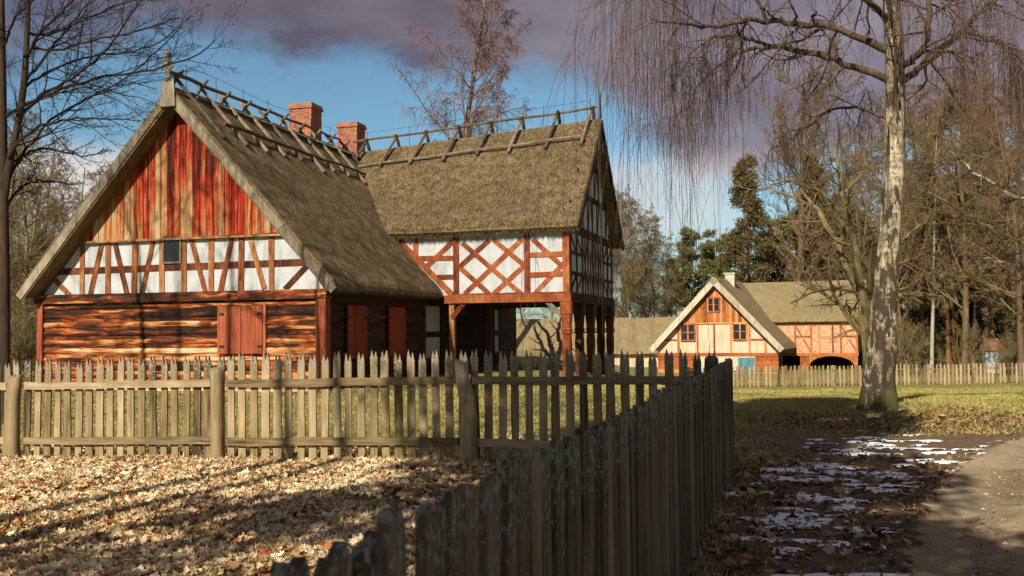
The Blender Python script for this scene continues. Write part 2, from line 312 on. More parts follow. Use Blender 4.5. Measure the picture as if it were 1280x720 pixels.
def m_leafdark():
    t = NT('shaded_fallen_leaf'); c = t.ramp(t.rnd(), [(0, (.045, .026, .013)), (.4, (.135, .073, .03)), (.75, (.27, .16, .066)), (.93, (.46, .34, .19)), (1, (.36, .09, .025))]); return t.done(c, .7)
MAT['leaf_shaded'] = m_leafdark()  # darker copy of the leaf colours, with the verge's shade painted in
def m_grass():
    t = NT('winter_grass'); c = t.ramp(t.rnd(), [(0, (.20, .19, .045)), (.4, (.32, .285, .08)), (.75, (.42, .35, .13)), (1, (.5, .4, .2))]); return t.done(c, .8)
MAT['grass'] = m_grass()
def m_snow():
    t = NT('old_snow'); a = t.noise(t.map((18, 18, 18)), 1, 5, .7); t.bump(a, .7, .02); t.b.inputs['Subsurface Weight'].default_value = 0
    return t.done(t.ramp(a, [(.35, (.74, .75, .77)), (.6, (.92, .93, .94))]), .6)
MAT['snow'] = m_snow()
def m_ground():
    t = NT('ground_soil'); gm = t.attr('lawn'); lm = t.attr('litter')
    n1 = t.noise(t.map((1.3,)*3), 1, 6, .65); n2 = t.noise(t.map((11,)*3), 1, 5, .7); n3 = t.noise(t.map((48,)*3), 1, 3, .7); n4 = t.noise(t.map((.22,)*3), 1, 4)
    soil = t.ramp(t.math('ADD', t.math('MULTIPLY', n2, .6), t.math('MULTIPLY', n3, .4)), [(.32, (.07, .046, .024)), (.5, (.18, .12, .064)), (.68, (.31, .225, .13))])
    gcol = t.ramp(t.math('ADD', t.math('MULTIPLY', n3, .45), t.math('ADD', t.math('MULTIPLY', n1, .35), t.math('MULTIPLY', n4, .2))), [(.34, (.11, .105, .028)), (.46, (.22, .2, .055)), (.56, (.32, .27, .1)), (.7, (.42, .33, .17))])
    lcol = t.ramp(t.math('ADD', t.math('MULTIPLY', n3, .6), t.math('MULTIPLY', n2, .4)), [(.34, (.06, .034, .016)), (.48, (.18, .11, .05)), (.6, (.34, .24, .13)), (.75, (.48, .36, .2))])
    f1 = t.ramp(t.math('ADD', gm, t.math('MULTIPLY', t.math('SUBTRACT', n1, .5), 1.3)), [(.4, 0.), (.6, 1.)])
    f2 = t.ramp(t.math('ADD', lm, t.math('MULTIPLY', t.math('SUBTRACT', n1, .5), 1.1)), [(.4, 0.), (.6, 1.)])
    c = t.mix(f2, t.mix(f1, soil, gcol), lcol); t.bump(t.math('ADD', n3, t.math('MULTIPLY', n2, 1.5)), .9, .035); return t.done(c, .95)
MAT['ground'] = m_ground()
def m_road():
    t = NT('sandy_track'); n1 = t.noise(t.map((.9, .5, 1)), 1, 5, .6); n2 = t.noise(t.map((16,)*3), 1, 5, .7); n3 = t.noise(t.map((70,)*3), 1, 3, .7); e = t.attr('edge'); rut = t.attr('rut')
    c = t.ramp(t.math('ADD', t.math('MULTIPLY', n1, .45), t.math('ADD', t.math('MULTIPLY', n2, .3), t.math('MULTIPLY', n3, .25))), [(.36, (.19, .135, .072)), (.49, (.37, .28, .165)), (.62, (.53, .42, .27))])
    c = t.mix(t.math('MULTIPLY', t.math('MULTIPLY', rut, t.ramp(t.noise(t.map((2.2, 2.2, 1)), 1, 5, .65), [(.3, 0.), (.6, 1.)])), .75), c, (.12, .085, .047))
    tr = t.n('ShaderNodeBsdfTransparent'); mx = t.n('ShaderNodeMixShader'); t.l(t.ramp(t.math('ADD', e, t.math('MULTIPLY', t.math('SUBTRACT', t.noise(t.map((3,)*3), 1, 6, .7), .5), 1.3)), [(.42, 0.), (.6, 1.)]), mx.inputs[0])
    t.bump(t.math('ADD', n3, t.math('MULTIPLY', n2, 1.2)), .7, .03); m = t.done(c, .95)
    t.l(tr.outputs[0], mx.inputs[1]); t.l(t.b.outputs[0], mx.inputs[2]); t.l(mx.outputs[0], t.t.nodes['Material Output'].inputs[0]); return m
MAT['road'] = m_road()
def m_stone():
    t = NT('pebble'); return t.done(t.ramp(t.rnd(), [(0, (.10, .075, .05)), (.5, (.25, .2, .14)), (1, (.46, .4, .31))]), .85)
MAT['stone'] = m_stone()
# ------------------------------------------------------------------ ground
AZ = math.atan(.283)
CORNER = np.array([2.34, 10.77]); FD = np.array([-8.63, 2.33]); FD /= np.linalg.norm(FD); RD = np.array([-.2785, -.9604])   # front fence to the left, side fence towards the camera
def side_fence_x(y): return CORNER[0]+(y-CORNER[1])*RD[0]/RD[1]
def front_fence_y(x): return CORNER[1]+(x-CORNER[0])*FD[1]/FD[0]
ROAD_L = [gr(1112, 760), gr(1122, 720), gr(1145, 665), gr(1168, 625), gr(1196, 590), gr(1245, 558), gr(1320, 538), gr(1450, 525)]
ROAD_L = np.array([(ROAD_L[0][0]-.9, -4.)]+[(p[0], p[1]) for p in ROAD_L]+[(22., 18.5), (40, 22)])
def build_ground():
    xs = np.unique(np.concatenate([np.arange(-14, 22, .3), np.sinh(np.linspace(-5.2, 5.2, 110))*8])); xs = xs[(xs > -600) & (xs < 600)]
    ys = np.unique(np.concatenate([np.arange(-3, 50, .3), -np.sinh(np.linspace(0, 3, 20))*6-3, 50+np.sinh(np.linspace(0, 4.4, 50))*10]))
    X, Y = np.meshgrid(xs, ys); Z = ground_z(X, Y); V = np.stack([X, Y, Z], -1).reshape(-1, 3)
    nx, ny = len(xs), len(ys); i, j = np.meshgrid(np.arange(nx-1), np.arange(ny-1)); a = (j*nx+i).ravel(); q = np.stack([a, a+1, a+nx+1, a+nx], 1)
    me = mesh_np('ground', V, q, mat=MAT['ground'], smooth=True)
    x, y = V[:, 0], V[:, 1]; fy = front_fence_y(x); fx = side_fence_x(np.minimum(y, CORNER[1]))
    lawn = np.where(x < fx, ss(-.6, 2.2, y-fy)*.95+.03, ss(14.2, 17.5, y-(x-5)*.12)*.8)
    litter = np.where(x < fx, .75*ss(1.2, -.6, y-fy), 0)
    dtree = np.hypot((x-6.8)/3.4, (y-16.4)/2.0); litter = np.maximum(litter, .62*ss(1.25, .4, dtree)); litter = np.maximum(litter, .6*ss(70, 80, y)*ss(4, 12, x))
    for nm, d in (('lawn', lawn), ('litter', litter)):
        a = me.attributes.new(nm, 'FLOAT', 'POINT'); a.data.foreach_set('value', d.astype(np.float32))
    tag(link('ground', me), kind='structure')
build_ground()
def build_road():
    t = np.linspace(0, 1, len(ROAD_L)); tt = np.linspace(0, 1, 140)
    lx = np.interp(tt, t, ROAD_L[:, 0]); ly = np.interp(tt, t, ROAD_L[:, 1])
    k = np.hanning(13); k /= k.sum(); lx = np.convolve(np.pad(lx, 6, 'edge'), k, 'valid'); ly = np.convolve(np.pad(ly, 6, 'edge'), k, 'valid')
    dx = np.gradient(lx); dy = np.gradient(ly); n = np.hypot(dx, dy); nx_, ny_ = dy/n, -dx/n
    ws = np.linspace(-.35, 4.2, 40); V = []; E = []; RU = []
    for w in ws:
        x = lx+nx_*w; y = ly+ny_*w; rut = np.exp(-((w-.55-.05*np.sin(tt*17))/.22)**2)+np.exp(-((w-2.3)/.28)**2)*.7
        z = ground_z(x, y)+.026-.022*rut+.02*np.exp(-((w-.95)/.2)**2)+.008*np.sin(x*9)*np.sin(y*7); V.append(np.stack([x, y, z+.012], 1)); E.append(np.full(len(x), min(ss(-.3, .35, w), ss(4.2, 3.6, w)))); RU.append(np.clip(rut, 0, 1)*ss(.75, .4, tt))
    V = np.array(V); a_, b_ = V.shape[:2]; i, j = np.meshgrid(np.arange(b_-1), np.arange(a_-1)); a = (j*b_+i).ravel(); q = np.stack([a, a+1, a+b_+1, a+b_], 1)
    me = mesh_np('road', V.reshape(-1, 3), q, mat=MAT['road'], smooth=True)
    for nm, d in (('edge', E), ('rut', RU)):
        at_ = me.attributes.new(nm, 'FLOAT', 'POINT'); at_.data.foreach_set('value', np.array(d, np.float32).ravel())
    tag(link('road', me), kind='structure')
build_road()
def build_gravel():
    n = 2600; y = RNG.uniform(4.5, 16, n); x = np.interp(y, ROAD_L[:, 1], ROAD_L[:, 0])+RNG.gamma(1.3, .9, n)-.25; z = ground_z(x, y)+.03; r = np.clip(RNG.lognormal(-4.75, .45, n), .004, .03)
    ico = np.array([(1, 0, 0), (-1, 0, 0), (0, 1, 0), (0, -1, 0), (0, 0, .7), (0, 0, -.7)]); F = np.array([(0, 2, 4), (2, 1, 4), (1, 3, 4), (3, 0, 4), (2, 0, 5), (1, 2, 5), (3, 1, 5), (0, 3, 5)])
    yaw = RNG.uniform(0, 6.28, n); c, s_ = np.cos(yaw)[:, None], np.sin(yaw)[:, None]; L = ico[None]*r[:, None, None]*RNG.uniform(.6, 1.3, (n, 6, 1)); V = np.stack([x[:, None]+L[..., 0]*c-L[..., 1]*s_, y[:, None]+L[..., 0]*s_+L[..., 1]*c, z[:, None]+L[..., 2]], -1).reshape(-1, 3)
    T = ((np.arange(n)*6)[:, None, None]+F[None]).reshape(-1, 3); tag(link('gravel', mesh_np('gravel', V, tris=T, mat=MAT['stone'], rnd=np.repeat(RNG.random(n), 6))), 'small loose stones scattered over the sandy track', 'gravel', kind='stuff')
build_gravel()
def fbm(x, y, s, o=0, oct=4):
    out = np.zeros(len(x))
    for i, (a, b) in enumerate(zip(x, y)): out[i] = mnoise.fractal(Vector((a*s[0]+o, b*s[1]-o, o*.7)), 1.0, 2.0, oct)
    return out
def build_snow():
    st = .03; xs = np.arange(.8, 7.2, st); ys = np.arange(5.4, 14.6, .022); X, Y = np.meshgrid(xs, ys); x, y = X.ravel(), Y.ravel()
    cx = np.interp(y, [5, 6.4, 7.5, 8.6, 9.6, 11, 12, 13, 14.6], [1.95, 2.15, 2.35, 2.75, 3.0, 3.5, 4.6, 5.2, 5.6]); hw = np.interp(y, [5, 6.4, 8, 9.2, 10.2, 11, 12, 13.2, 14.6], [.55, .55, .85, 1.2, 1.1, 1.1, 1.7, 1.4, .2])
    m = 1-np.abs(x-cx)/hw; f = fbm(x, y, (1.5, 5.2), 4.3, 5)+.4*fbm(x, y, (4.5, 9), 2.3, 3); f2 = fbm(x, y, (.5, .7), 9.1, 2)
    h = f*.9+f2*.55+np.clip(m, -1, .5)*.75-.60-.16*ss(10.2, 11.2, y)
    rx = np.interp(y, ROAD_L[:, 1], ROAD_L[:, 0]); h = h-1.1*ss(.1, .8, x-rx)
    hh = np.clip(h, -.35, .45); z = ground_z(x, y)+.006+.026*np.sqrt(np.clip(hh, 0, 1))+np.where(hh < 0, hh*.4, 0)
    keep = h > -.10; n1 = len(xs); K = keep.reshape(X.shape); c = K[:-1, :-1] & K[1:, :-1] & K[:-1, 1:] & K[1:, 1:]
    j, i = np.nonzero(c); a = j*n1+i; q = np.stack([a, a+1, a+n1+1, a+n1], 1); used, inv = np.unique(q, return_inverse=True)
    V = np.stack([x, y, z], 1)[used]; o = link('snow', mesh_np('snow', V, inv.reshape(-1, 4), mat=MAT['snow'], smooth=True))
    tag(o, 'thin melting snow in ragged patches on the dark leaf-strewn verge beside the track', 'snow', kind='stuff')
build_snow()
def scatter_leaves(name, P, size, mat, label, flat=.5, rnd=None):
    n = len(P); out = np.array([(0, -1.0), (.42, -.55), (.95, -.35), (.62, .1), (.72, .62), (.25, .5), (0, 1.1), (-.25, .5), (-.72, .62), (-.62, .1), (-.95, -.35), (-.42, -.55)])
    k = len(out); loc = np.concatenate([[(0, 0)], out]); s = size*np.clip(RNG.lognormal(-.1, .32, n), .4, 1.9); yaw = RNG.uniform(0, 2*np.pi, n); curl = RNG.normal(0, .45, n)+.2; fold = RNG.normal(.1, .35, n)
    lx = loc[None, :, 0]*s[:, None]*RNG.uniform(.6, 1, n)[:, None]; ly = loc[None, :, 1]*s[:, None]; lz = (curl[:, None]*loc[None, :, 1]**2+fold[:, None]*np.abs(loc[None, :, 0])-.2)*s[:, None]*.8
    tx = RNG.normal(0, flat, n)[:, None]; ty = RNG.normal(0, flat, n)[:, None]
    lz2 = lz*np.cos(tx)+ly*np.sin(tx); ly2 = ly*np.cos(tx)-lz*np.sin(tx); lz3 = lz2*np.cos(ty)+lx*np.sin(ty); lx3 = lx*np.cos(ty)-lz2*np.sin(ty)
    c, s_ = np.cos(yaw)[:, None], np.sin(yaw)[:, None]
    V = np.stack([P[:, 0, None]+lx3*c-ly2*s_, P[:, 1, None]+lx3*s_+ly2*c, P[:, 2, None]+lz3], -1).reshape(-1, 3)
    base = (np.arange(n)*(k+1))[:, None, None]; tri = np.array([(0, 1+i, 1+(i+1) % k) for i in range(k)])[None]; T = (base+tri).reshape(-1, 3)
    r = RNG.beta(2.0, 1.6, n) if rnd is None else rnd
    red = RNG.random(n) < .06; r = np.where(red, RNG.uniform(.93, 1, n), np.minimum(r, .9)); R = np.repeat(r, k+1)
    o = link(name, mesh_np(name, V, tris=T, mat=mat, rnd=R)); tag(o, label, 'leaves', kind='stuff'); return o
def pts(n, x0, x1, y0, y1, cond, lift=.02):
    x = RNG.uniform(x0, x1, n); y = RNG.uniform(y0, y1, n); m = cond(x, y); x, y = x[m], y[m]
    return np.stack([x, y, ground_z(x, y)+lift+RNG.uniform(0, .03, len(x))], 1)
P = pts(215000, -8.6, 2.6, 3.0, 14.2, lambda x, y: (x < side_fence_x(y)-.03) & (RNG.random(len(x)) < .05+.95*ss(.9, -.35, y-front_fence_y(x))) & (np.abs(x) < .56*y+.6))
P = P[fbm(P[:, 0], P[:, 1], (1.6, 1.6), 6.2, 3)+RNG.normal(0, .25, len(P)) > -.32]; cl = fbm(P[:, 0], P[:, 1], (.9, .9), 2.2, 3)
scatter_leaves('fallen_leaves', P, .037, MAT['leaf'], 'pale dry fallen leaves carpeting the yard in front of the picket fence', rnd=np.clip(.55+.2*cl+RNG.normal(0, .2, len(P)), 0, .9))
P = pts(26000, .2, 9, 4.2, 19, lambda x, y: (x > side_fence_x(np.minimum(y, 10.8))+.04) & (RNG.random(len(x)) < np.maximum(.85*ss(1.9, .3, x-side_fence_x(np.minimum(y, 10.8)))*ss(13, 10, y), np.maximum(.6*ss(3.6, .5, np.hypot((x-3), (y-9)*.7)), .8*ss(1.2, .4, np.hypot((x-6.6)/3.2, (y-16.2)/2.2))))) & (x < np.interp(y, ROAD_L[:, 1], ROAD_L[:, 0])+.1), .008)
scatter_leaves('fallen_leaves', P, .045, MAT['leaf_shaded'], 'fallen leaves coloured dark for the shade on the verge right of the near fence', flat=.3)
def build_grass():
    def f(x, y): return (x < side_fence_x(np.minimum(y, CORNER[1])))
    a = pts(80000, -12, 9, 10.5, 27, lambda x, y: (y > front_fence_y(x)+.25) & ((y < 15) | (RNG.random(len(x)) < .5)) & ((x < 3.5) | (y > 14)), 0)
    b = pts(150000, 2.4, 26, 13.6, 46, lambda x, y: RNG.random(len(x)) < ss(14, 17.5, y-(x-5)*.12)*.9+.04, 0)
    c = pts(5000, .3, 3.6, 4.5, 13.5, lambda x, y: (x > side_fence_x(np.minimum(y, 10.8))+.02) & (RNG.random(len(x)) < .9*ss(.7, .05, x-side_fence_x(np.minimum(y, 10.8)))), 0)
    d = pts(5000, -8, 2.2, 9.8, 14, lambda x, y: (np.abs(y-front_fence_y(x)) < .3) & (x < side_fence_x(np.minimum(y, 10.7))-.05), 0)
    P = np.concatenate([a, b, c, d]); n = len(P); h = RNG.uniform(.02, .05, n)*np.concatenate([np.ones(len(a)+len(b)), np.full(len(c), 2.2), np.full(len(d), 3.)]); w = .004+.0003*P[:, 1]; yaw = RNG.uniform(0, 2*np.pi, n); ln = RNG.normal(0, .03, (n, 2))
    ux, uy = np.cos(yaw)*w, np.sin(yaw)*w; A = P+np.stack([ux, uy, 0*ux-.01], 1); B = P-np.stack([ux, uy, 0*ux+.01], 1); T = P+np.stack([ln[:, 0], ln[:, 1], h], 1)
    V = np.stack([A, B, T], 1).reshape(-1, 3); patch = fbm(P[::1, 0], P[::1, 1], (.35, .35), 1.1, 2)
    r = np.clip(.45+.3*patch+RNG.normal(0, .2, n), 0, 1)
    o = link('grass', mesh_np('grass', V, tris=np.arange(3*n).reshape(-1, 3), mat=MAT['grass'], rnd=np.repeat(r, 3))); tag(o, 'short yellow-green winter grass on the lawns behind the fences and round the birch', 'grass', kind='stuff')
build_grass()
# ------------------------------------------------------------------ thatch helper
def thatch(corners, nu, nv, thick, strands=0, amp=.03, seed=0, sag=0, fringe=True, drop=.12):
    # corners: ridgeA, ridgeB, eaveB, eaveA (local); returns V, quads, tris, rnd of one thick roof slope
    A, B, C_, D = [np.array(c, float) for c in corners]
    s = np.linspace(0, 1, nu); t = np.linspace(0, 1, nv); S, T = np.meshgrid(s, t, indexing='ij')
    def surf(S, T): return ((1-S)*(1-T))[..., None]*A+((1-S)*T)[..., None]*B+(S*T)[..., None]*C_+(S*(1-T))[..., None]*D
    P = surf(S, T); nrm = np.cross(B-A, D-A); nrm /= np.linalg.norm(nrm)
    if nrm[2] < 0: nrm = -nrm
    fl = P.reshape(-1, 3); nz = np.array([mnoise.fractal(Vector(p*1.1+seed), 1., 2., 3)+.5*mnoise.noise(Vector(p*4.+seed)) for p in fl]).reshape(S.shape)
    top = P+nrm*(nz*amp)[..., None]-np.array([0, 0, 1.])*(sag*np.sin(np.pi*S)*.3)[..., None]
    dn = (D-A)/np.linalg.norm(D-A); rnd_e = ss(.975, 1, S); top = top-nrm*(rnd_e*thick*.35)[..., None]
    bot = P-nrm*thick-dn*(rnd_e*drop)[..., None]
    n = nu*nv; V = np.concatenate([top.reshape(-1, 3), bot.reshape(-1, 3)]); i, j = np.meshgrid(np.arange(nu-1), np.arange(nv-1), indexing='ij'); a = (i*nv+j).ravel()
    Q = [np.stack([a, a+1, a+nv+1, a+nv], 1), np.stack([a+n, a+nv+n, a+nv+1+n, a+1+n], 1)]
    def strip(idx): idx = np.array(idx); Q.append(np.stack([idx[:-1], idx[:-1]+n, idx[1:]+n, idx[1:]], 1))
    strip(np.arange(nv)); strip((nu-1)*nv+np.arange(nv)); strip(np.arange(nu)*nv); strip(np.arange(nu)*nv+nv-1)
    R = np.full(2*n, .5); T3 = None
    if strands:
        u = RNG.uniform(0, .985, strands); v = RNG.uniform(.002, .998, strands); p = surf(u, v); pz = top.reshape(nu, nv, 3)[np.minimum((u*(nu-1)).astype(int), nu-1), np.minimum((v*(nv-1)).astype(int), nv-1)]
        off = ((pz-p)@nrm); p = p+nrm*(np.clip(off, -.1, .1)+RNG.uniform(-.004, .02, strands))[:, None]
        al = (B-A)/np.linalg.norm(B-A); L = RNG.uniform(.1, .26, strands); w = RNG.uniform(.006, .014, strands); sk = RNG.normal(0, .25, strands)
        e = dn[None]+al[None]*sk[:, None]+nrm[None]*RNG.uniform(-.02, .16, strands)[:, None]
        V2 = np.stack([p-al*w[:, None], p+al*w[:, None], p+e*L[:, None]], 1).reshape(-1, 3)
        rr = np.clip(.5+RNG.normal(0, .3, strands), 0, 1)
        if fringe:
            m = strands//14; v = RNG.uniform(0, 1, m); p = surf(np.ones(m), v)-nrm*(RNG.uniform(.3, .95, m)*thick)[:, None]-dn*.1; e = dn[None]+al*RNG.normal(0, .2, m)[:, None]-nrm*RNG.normal(.1, .3, m)[:, None]; w2 = RNG.uniform(.006, .012, m)[:, None]; L2 = RNG.uniform(.08, .2, m)[:, None]
            V2 = np.concatenate([V2, np.stack([p-al*w2, p+al*w2, p+e*L2], 1).reshape(-1, 3)]); rr = np.concatenate([rr, np.clip(.4+RNG.normal(0, .25, m), 0, 1)])
        T3 = (2*n+np.arange(len(V2))).reshape(-1, 3); V = np.concatenate([V, V2]); R = np.concatenate([R, np.repeat(rr, 3)])
    return V, np.concatenate(Q), T3, R
def join_np(parts):
    V = []; Q = []; T = []; R = []; b = 0
    for v, q, t, r in parts:
        V.append(v); R.append(r)
        if q is not None and len(q): Q.append(q+b)
        if t is not None and len(t): T.append(t+b)
        b += len(v)
    return np.concatenate(V), (np.concatenate(Q) if Q else None), (np.concatenate(T) if T else None), np.concatenate(R)
# ------------------------------------------------------------------ main half-timbered house
def build_house():
    O = at(405, 480, 27.); O[2] = 0; F = Frame(O, AZ); H = empty('half_timbered_house', O, AZ)
    tag(H, 'large thatched half-timbered farmhouse with red boarded gable and arcaded wing behind the front picket fence', 'house')
    N = (0, -1, 0); E_ = (1, 0, 0)
    UL, UR, RU, RZ = -9.28, 0., -4.45, 8.52; ER, EZ, OV = .74, 2.76, .60; EL = RU*2-ER; KS = (RZ-EZ)/(ER-RU); TH = .34
    soff = lambda u, d=.46: RZ-abs(u-RU)*KS-d        # underside height of the roof at u
    # -- main roof
    R1 = thatch([(RU, -OV, RZ), (RU, 18.5, RZ+.1), (ER, 18.5, EZ), (ER, -OV, EZ)], 60, 130, TH, 34000, .035, 1.3)
    R2 = thatch([(RU, 18.5, RZ+.1), (RU, -OV, RZ), (EL, -OV, EZ), (EL, 18.5, EZ)], 16, 40, TH, 1500, .03, 5.1)
    roof = link('roof', mesh_np('roof', *join_np([R1, R2])[:3], mat=MAT['thatch'], smooth=False, rnd=join_np([R1, R2])[3]), H)
    # smooth only the slopes
    bb = MB()
    dl = np.array([ER-RU, 0, EZ-RZ]); dl = dl/np.linalg.norm(dl); nr = np.array([-dl[2], 0, dl[0]])
    for sgn in (1, -1):
        d_ = dl*np.array([sgn, 1, 1]); n_ = nr*np.array([sgn, 1, 1]); L_ = math.hypot(ER-RU, EZ-RZ)
        top = np.array([RU, -OV-.035, RZ]); 
        for k in range(3):
            a0 = [0.05, .36, .70][k]*L_; a1 = [.36, .70, 1.0][k]*L_
            c0 = top+d_*a0-n_*(.17+.010*k); c1 = top+d_*a1-n_*(.17+.010*(k+1)*.5); bb.beam(c0, c1-d_*.012, .225, .05, N, jit=.04)
    bb.build('barge_board', MAT['weathered'], H)
    eb = MB(); eb.prism([(RU-.24, -OV-.10, RZ-.62), (RU+.24, -OV-.10, RZ-.62), (RU+.2, -OV-.10, RZ+.1), (RU-.2, -OV-.10, RZ+.1)], (0, .06, 0)); eb.build('apex_board', MAT['weathered'], H)
    fi = MB(); fx, fy = RU-.02, -OV-.05
    prof = [(0, .07), (.1, .065), (.16, .11), (.22, .08), (.42, .075), (.5, .12), (.62, .135), (.7, .10), (.76, .06), (.82, .10), (.9, .105), (.97, .06), (1.02, .015)]
    fi.tube([(fx+.02*math.sin(z*7), fy, RZ+.08+z*.9) for z, r in prof], [r for z, r in prof], 8)
    for s in (1, -1): fi.tube([(fx+s*.11, fy, RZ+.62), (fx+s*.17, fy-.05, RZ+.5), (fx+s*.10, fy-.1, RZ+.42)], [.045, .04, .03], 6)
    fi.build('carved_finial', MAT['weathered'], H, True)
    # -- gable: vertical boards
    zb = 4.27; bo = MB(); u = UL+.95
    lines = []
    while u < UR-1.2:
        w = random.uniform(.17, .235); a, b = u, u+w-.016; za, zc = soff(a), soff(b); j = random.uniform(0, .014); zl = zb+.012*(u+4.6)
        if min(za, zc) > zl+.02:
            poly = [(a, -.055-j, zl-random.uniform(0, .03)), (b, -.055-j, zl-random.uniform(0, .03)), (b, -.055-j, zc)]
            if a < RU < b: poly.append((RU, -.055-j, soff(RU)))
            poly.append((a, -.055-j, za)); bo.prism(poly, (0, .05, 0))
        u += w
    bo.build('gable_boards', MAT['gable_board'], H)
    mo = MB(); ua = RU-(RZ-.5-zb)/KS+.1; ub = 2*RU-ua; mo.box((ua, -.15, zb-.07), (ub, .02, zb-.012)); mo.build('drip_moulding', MAT['timber'], H)
    # -- plaster tier
    pz0, pz1 = 2.70, 4.25; pl = MB(); e0 = RU-(RZ-.46-pz0)/KS; e1 = RU-(RZ-.46-pz1)/KS
    pl.prism([(max(e0, UL), .0, pz0), (min(2*RU-e0, UR), 0, pz0), (2*RU-e1, 0, pz1), (e1, 0, pz1)], (0, .12, 0)); pl.build('plaster_panel', MAT['plaster'], H)
    tf = MB(); g = lambda x, y: (lambda q: (q[0], -.035, q[1]))(F.hv(x, y, 0))
    for x in (103.7, 135, 169, 203, 230, 265, 302, 340):
        a, _, _ = g(x, 335); tf.beam((a+random.uniform(-.02, .02), -.035, pz0), (a+random.uniform(-.02, .02), -.035, min(pz1, soff(a))), .165, .05, N, jit=.1)
    for x0, y0, x1, y1 in ((127.5, 306, 112.5, 372), (144.5, 305, 160, 371), (192, 301, 177.5, 369), (239, 297, 257.5, 366), (291, 294, 276, 364), (311, 292, 331, 361), (66, 347, 90, 372), (387, 329, 356, 362)):
        a = list(g(x0, y0)); b = list(g(x1, y1)); a[1] = b[1] = -.028; tf.beam(a, b, .15, .04, N, jit=.1)
    zr = 3.42; er = RU-(RZ-.46-zr)/KS; tf.beam((er, -.022, zr-.02), (2*RU-er, -.022, zr+.04), .19, .04, N)
    for s in (1, -1): tf.beam((RU+s*(RU-e0)*1.0, -.02, pz0-.02), (RU+s*(RU-e1+.02), -.02, pz1), .14, .04, N)
    tf.build('timber_frame', MAT['timber'], H)
    wi = MB(); a = F.hv(207, 298, 0); b = F.hv(226, 327, 0); wf = MB(); 
    wi.box((a[0], -.05, b[1]), (b[0], -.02, a[1])); w_ = wi.build('window', MAT['glass'], H)
    for s in ((a[0]-.05, b[1]-.05, a[0], a[1]+.05), (b[0], b[1]-.05, b[0]+.05, a[1]+.05), (a[0], a[1], b[0], a[1]+.05), (a[0], b[1]-.05, b[0], b[1])): wf.box((s[0], -.075, s[1]), (s[2], -.01, s[3]))
    wf.build('window_frame', MAT['pole'], w_)
    # -- log wall
    lg = MB(); z = -.25
    def log(mb, a, b, z0, h, d):   # rounded log along a-b (horizontal)
        a = np.array([*a, 0.]); b = np.array([*b, 0.]); n = np.array(d); t = (b-a)/np.linalg.norm(b-a); k = 12; r = random.random(); c = [(0, .0), (.05, .15), (.095, .3), (.115, .5), (.095, .7), (.05, .87), (0, 1.)]
        vs = []; fs = []
        for i in range(k+1):
            p = a+(b-a)*i/k
            for o_, zz in c: vs.append(p+n*(o_*(1+.12*random.uniform(-1, 1))-.06)+np.array([0, 0, z0+h*zz]))
        m = len(c)
        for i in range(k):
            for j in range(m-1): fs.append((i*m+j, (i+1)*m+j, (i+1)*m+j+1, i*m+j+1))
        mb.add(vs, fs, r)
    while z < 2.36:
        h = random.uniform(.215, .275); h = min(h, 2.44-z); log(lg, (UL+.1, 0), (UR-.1, 0), z, h-.012, N); z += h
    lg.box((UL+.1, .0, -.3), (UR-.1, .25, 2.45)); lg.build('log_wall', MAT['log'], H, False)
    bm_ = MB(); bm_.box((UL-.12, -.12, 2.45), (UR+.12, .2, 2.715)); bm_.build('plate_beam', MAT['log'], H)
    for (u0, u1) in ((UL-.02, UL+.17), (UR-.20, UR+.10)):
        p = MB(); p.box((u0, -.10, -.3), (u1, .2, 2.448)); p.build('corner_post', MAT['shutter'], H)
    a = F.hv(275, 383, -.1); b = F.hv(328, 442, -.1); mid = (a[0]+b[0])/2
    for q0, q1 in ((a[0]-.09, a[0]-.005), (b[0]+.005, b[0]+.09)): fr = MB(); fr.box((q0, -.09, b[1]-.06), (q1, .03, a[1]+.06)); fr.build('shutter_frame', MAT['shutter'], H)
    for s in (0, 1):
        x0, x1 = ((a[0], mid-.006), (mid+.006, b[0]))[s]; sh = MB(); n = 3
        for k in range(n): q0 = x0+(x1-x0)*k/n; sh.box((q0+.003, -.12, b[1]), (x0+(x1-x0)*(k+1)/n-.003, -.07, a[1]))
        so_ = sh.build('shutter', MAT['shutter'], H)
        for zz in (a[1]-.22, b[1]+.2): hg = MB(); hx = x0 if s == 0 else x1; dx = .14 if s == 0 else -.14; hg.box((min(hx, hx+dx), -.135, zz-.035), (max(hx, hx+dx), -.121, zz+.035)); hg.build('hinge', MAT['iron'], so_)
    # -- right side wall (u = 0) running back under the wing
    sw = MB(); z = -.25
    while z < 2.5:
        h = random.uniform(.24, .3); log(sw, (0, .2), (0, 7.4), z, h-.012, E_); log(sw, (0, 9.3), (0, 14.6), z, h-.012, E_); z += h
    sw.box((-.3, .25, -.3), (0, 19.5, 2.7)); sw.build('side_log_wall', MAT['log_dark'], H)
    for px0, px1 in ((433, 457), (485, 505)):
        v0 = F.hu(px0, 400, .08)[0]; v1 = F.hu(px1, 400, .08)[0]; s = MB()
        for k in range(4): q0 = v0+(v1-v0)*k/4; s.box((.09, q0+.004, 0.75), (.13, v0+(v1-v0)*(k+1)/4-.004, 2.3))
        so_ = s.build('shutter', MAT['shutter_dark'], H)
        for zz in (1.95, 1.15):
            for vv in (v0, v1-.16): hg = MB(); hg.box((.131, vv, zz-.03), (.145, vv+.16, zz+.03)); hg.build('hinge', MAT['iron'], so_)
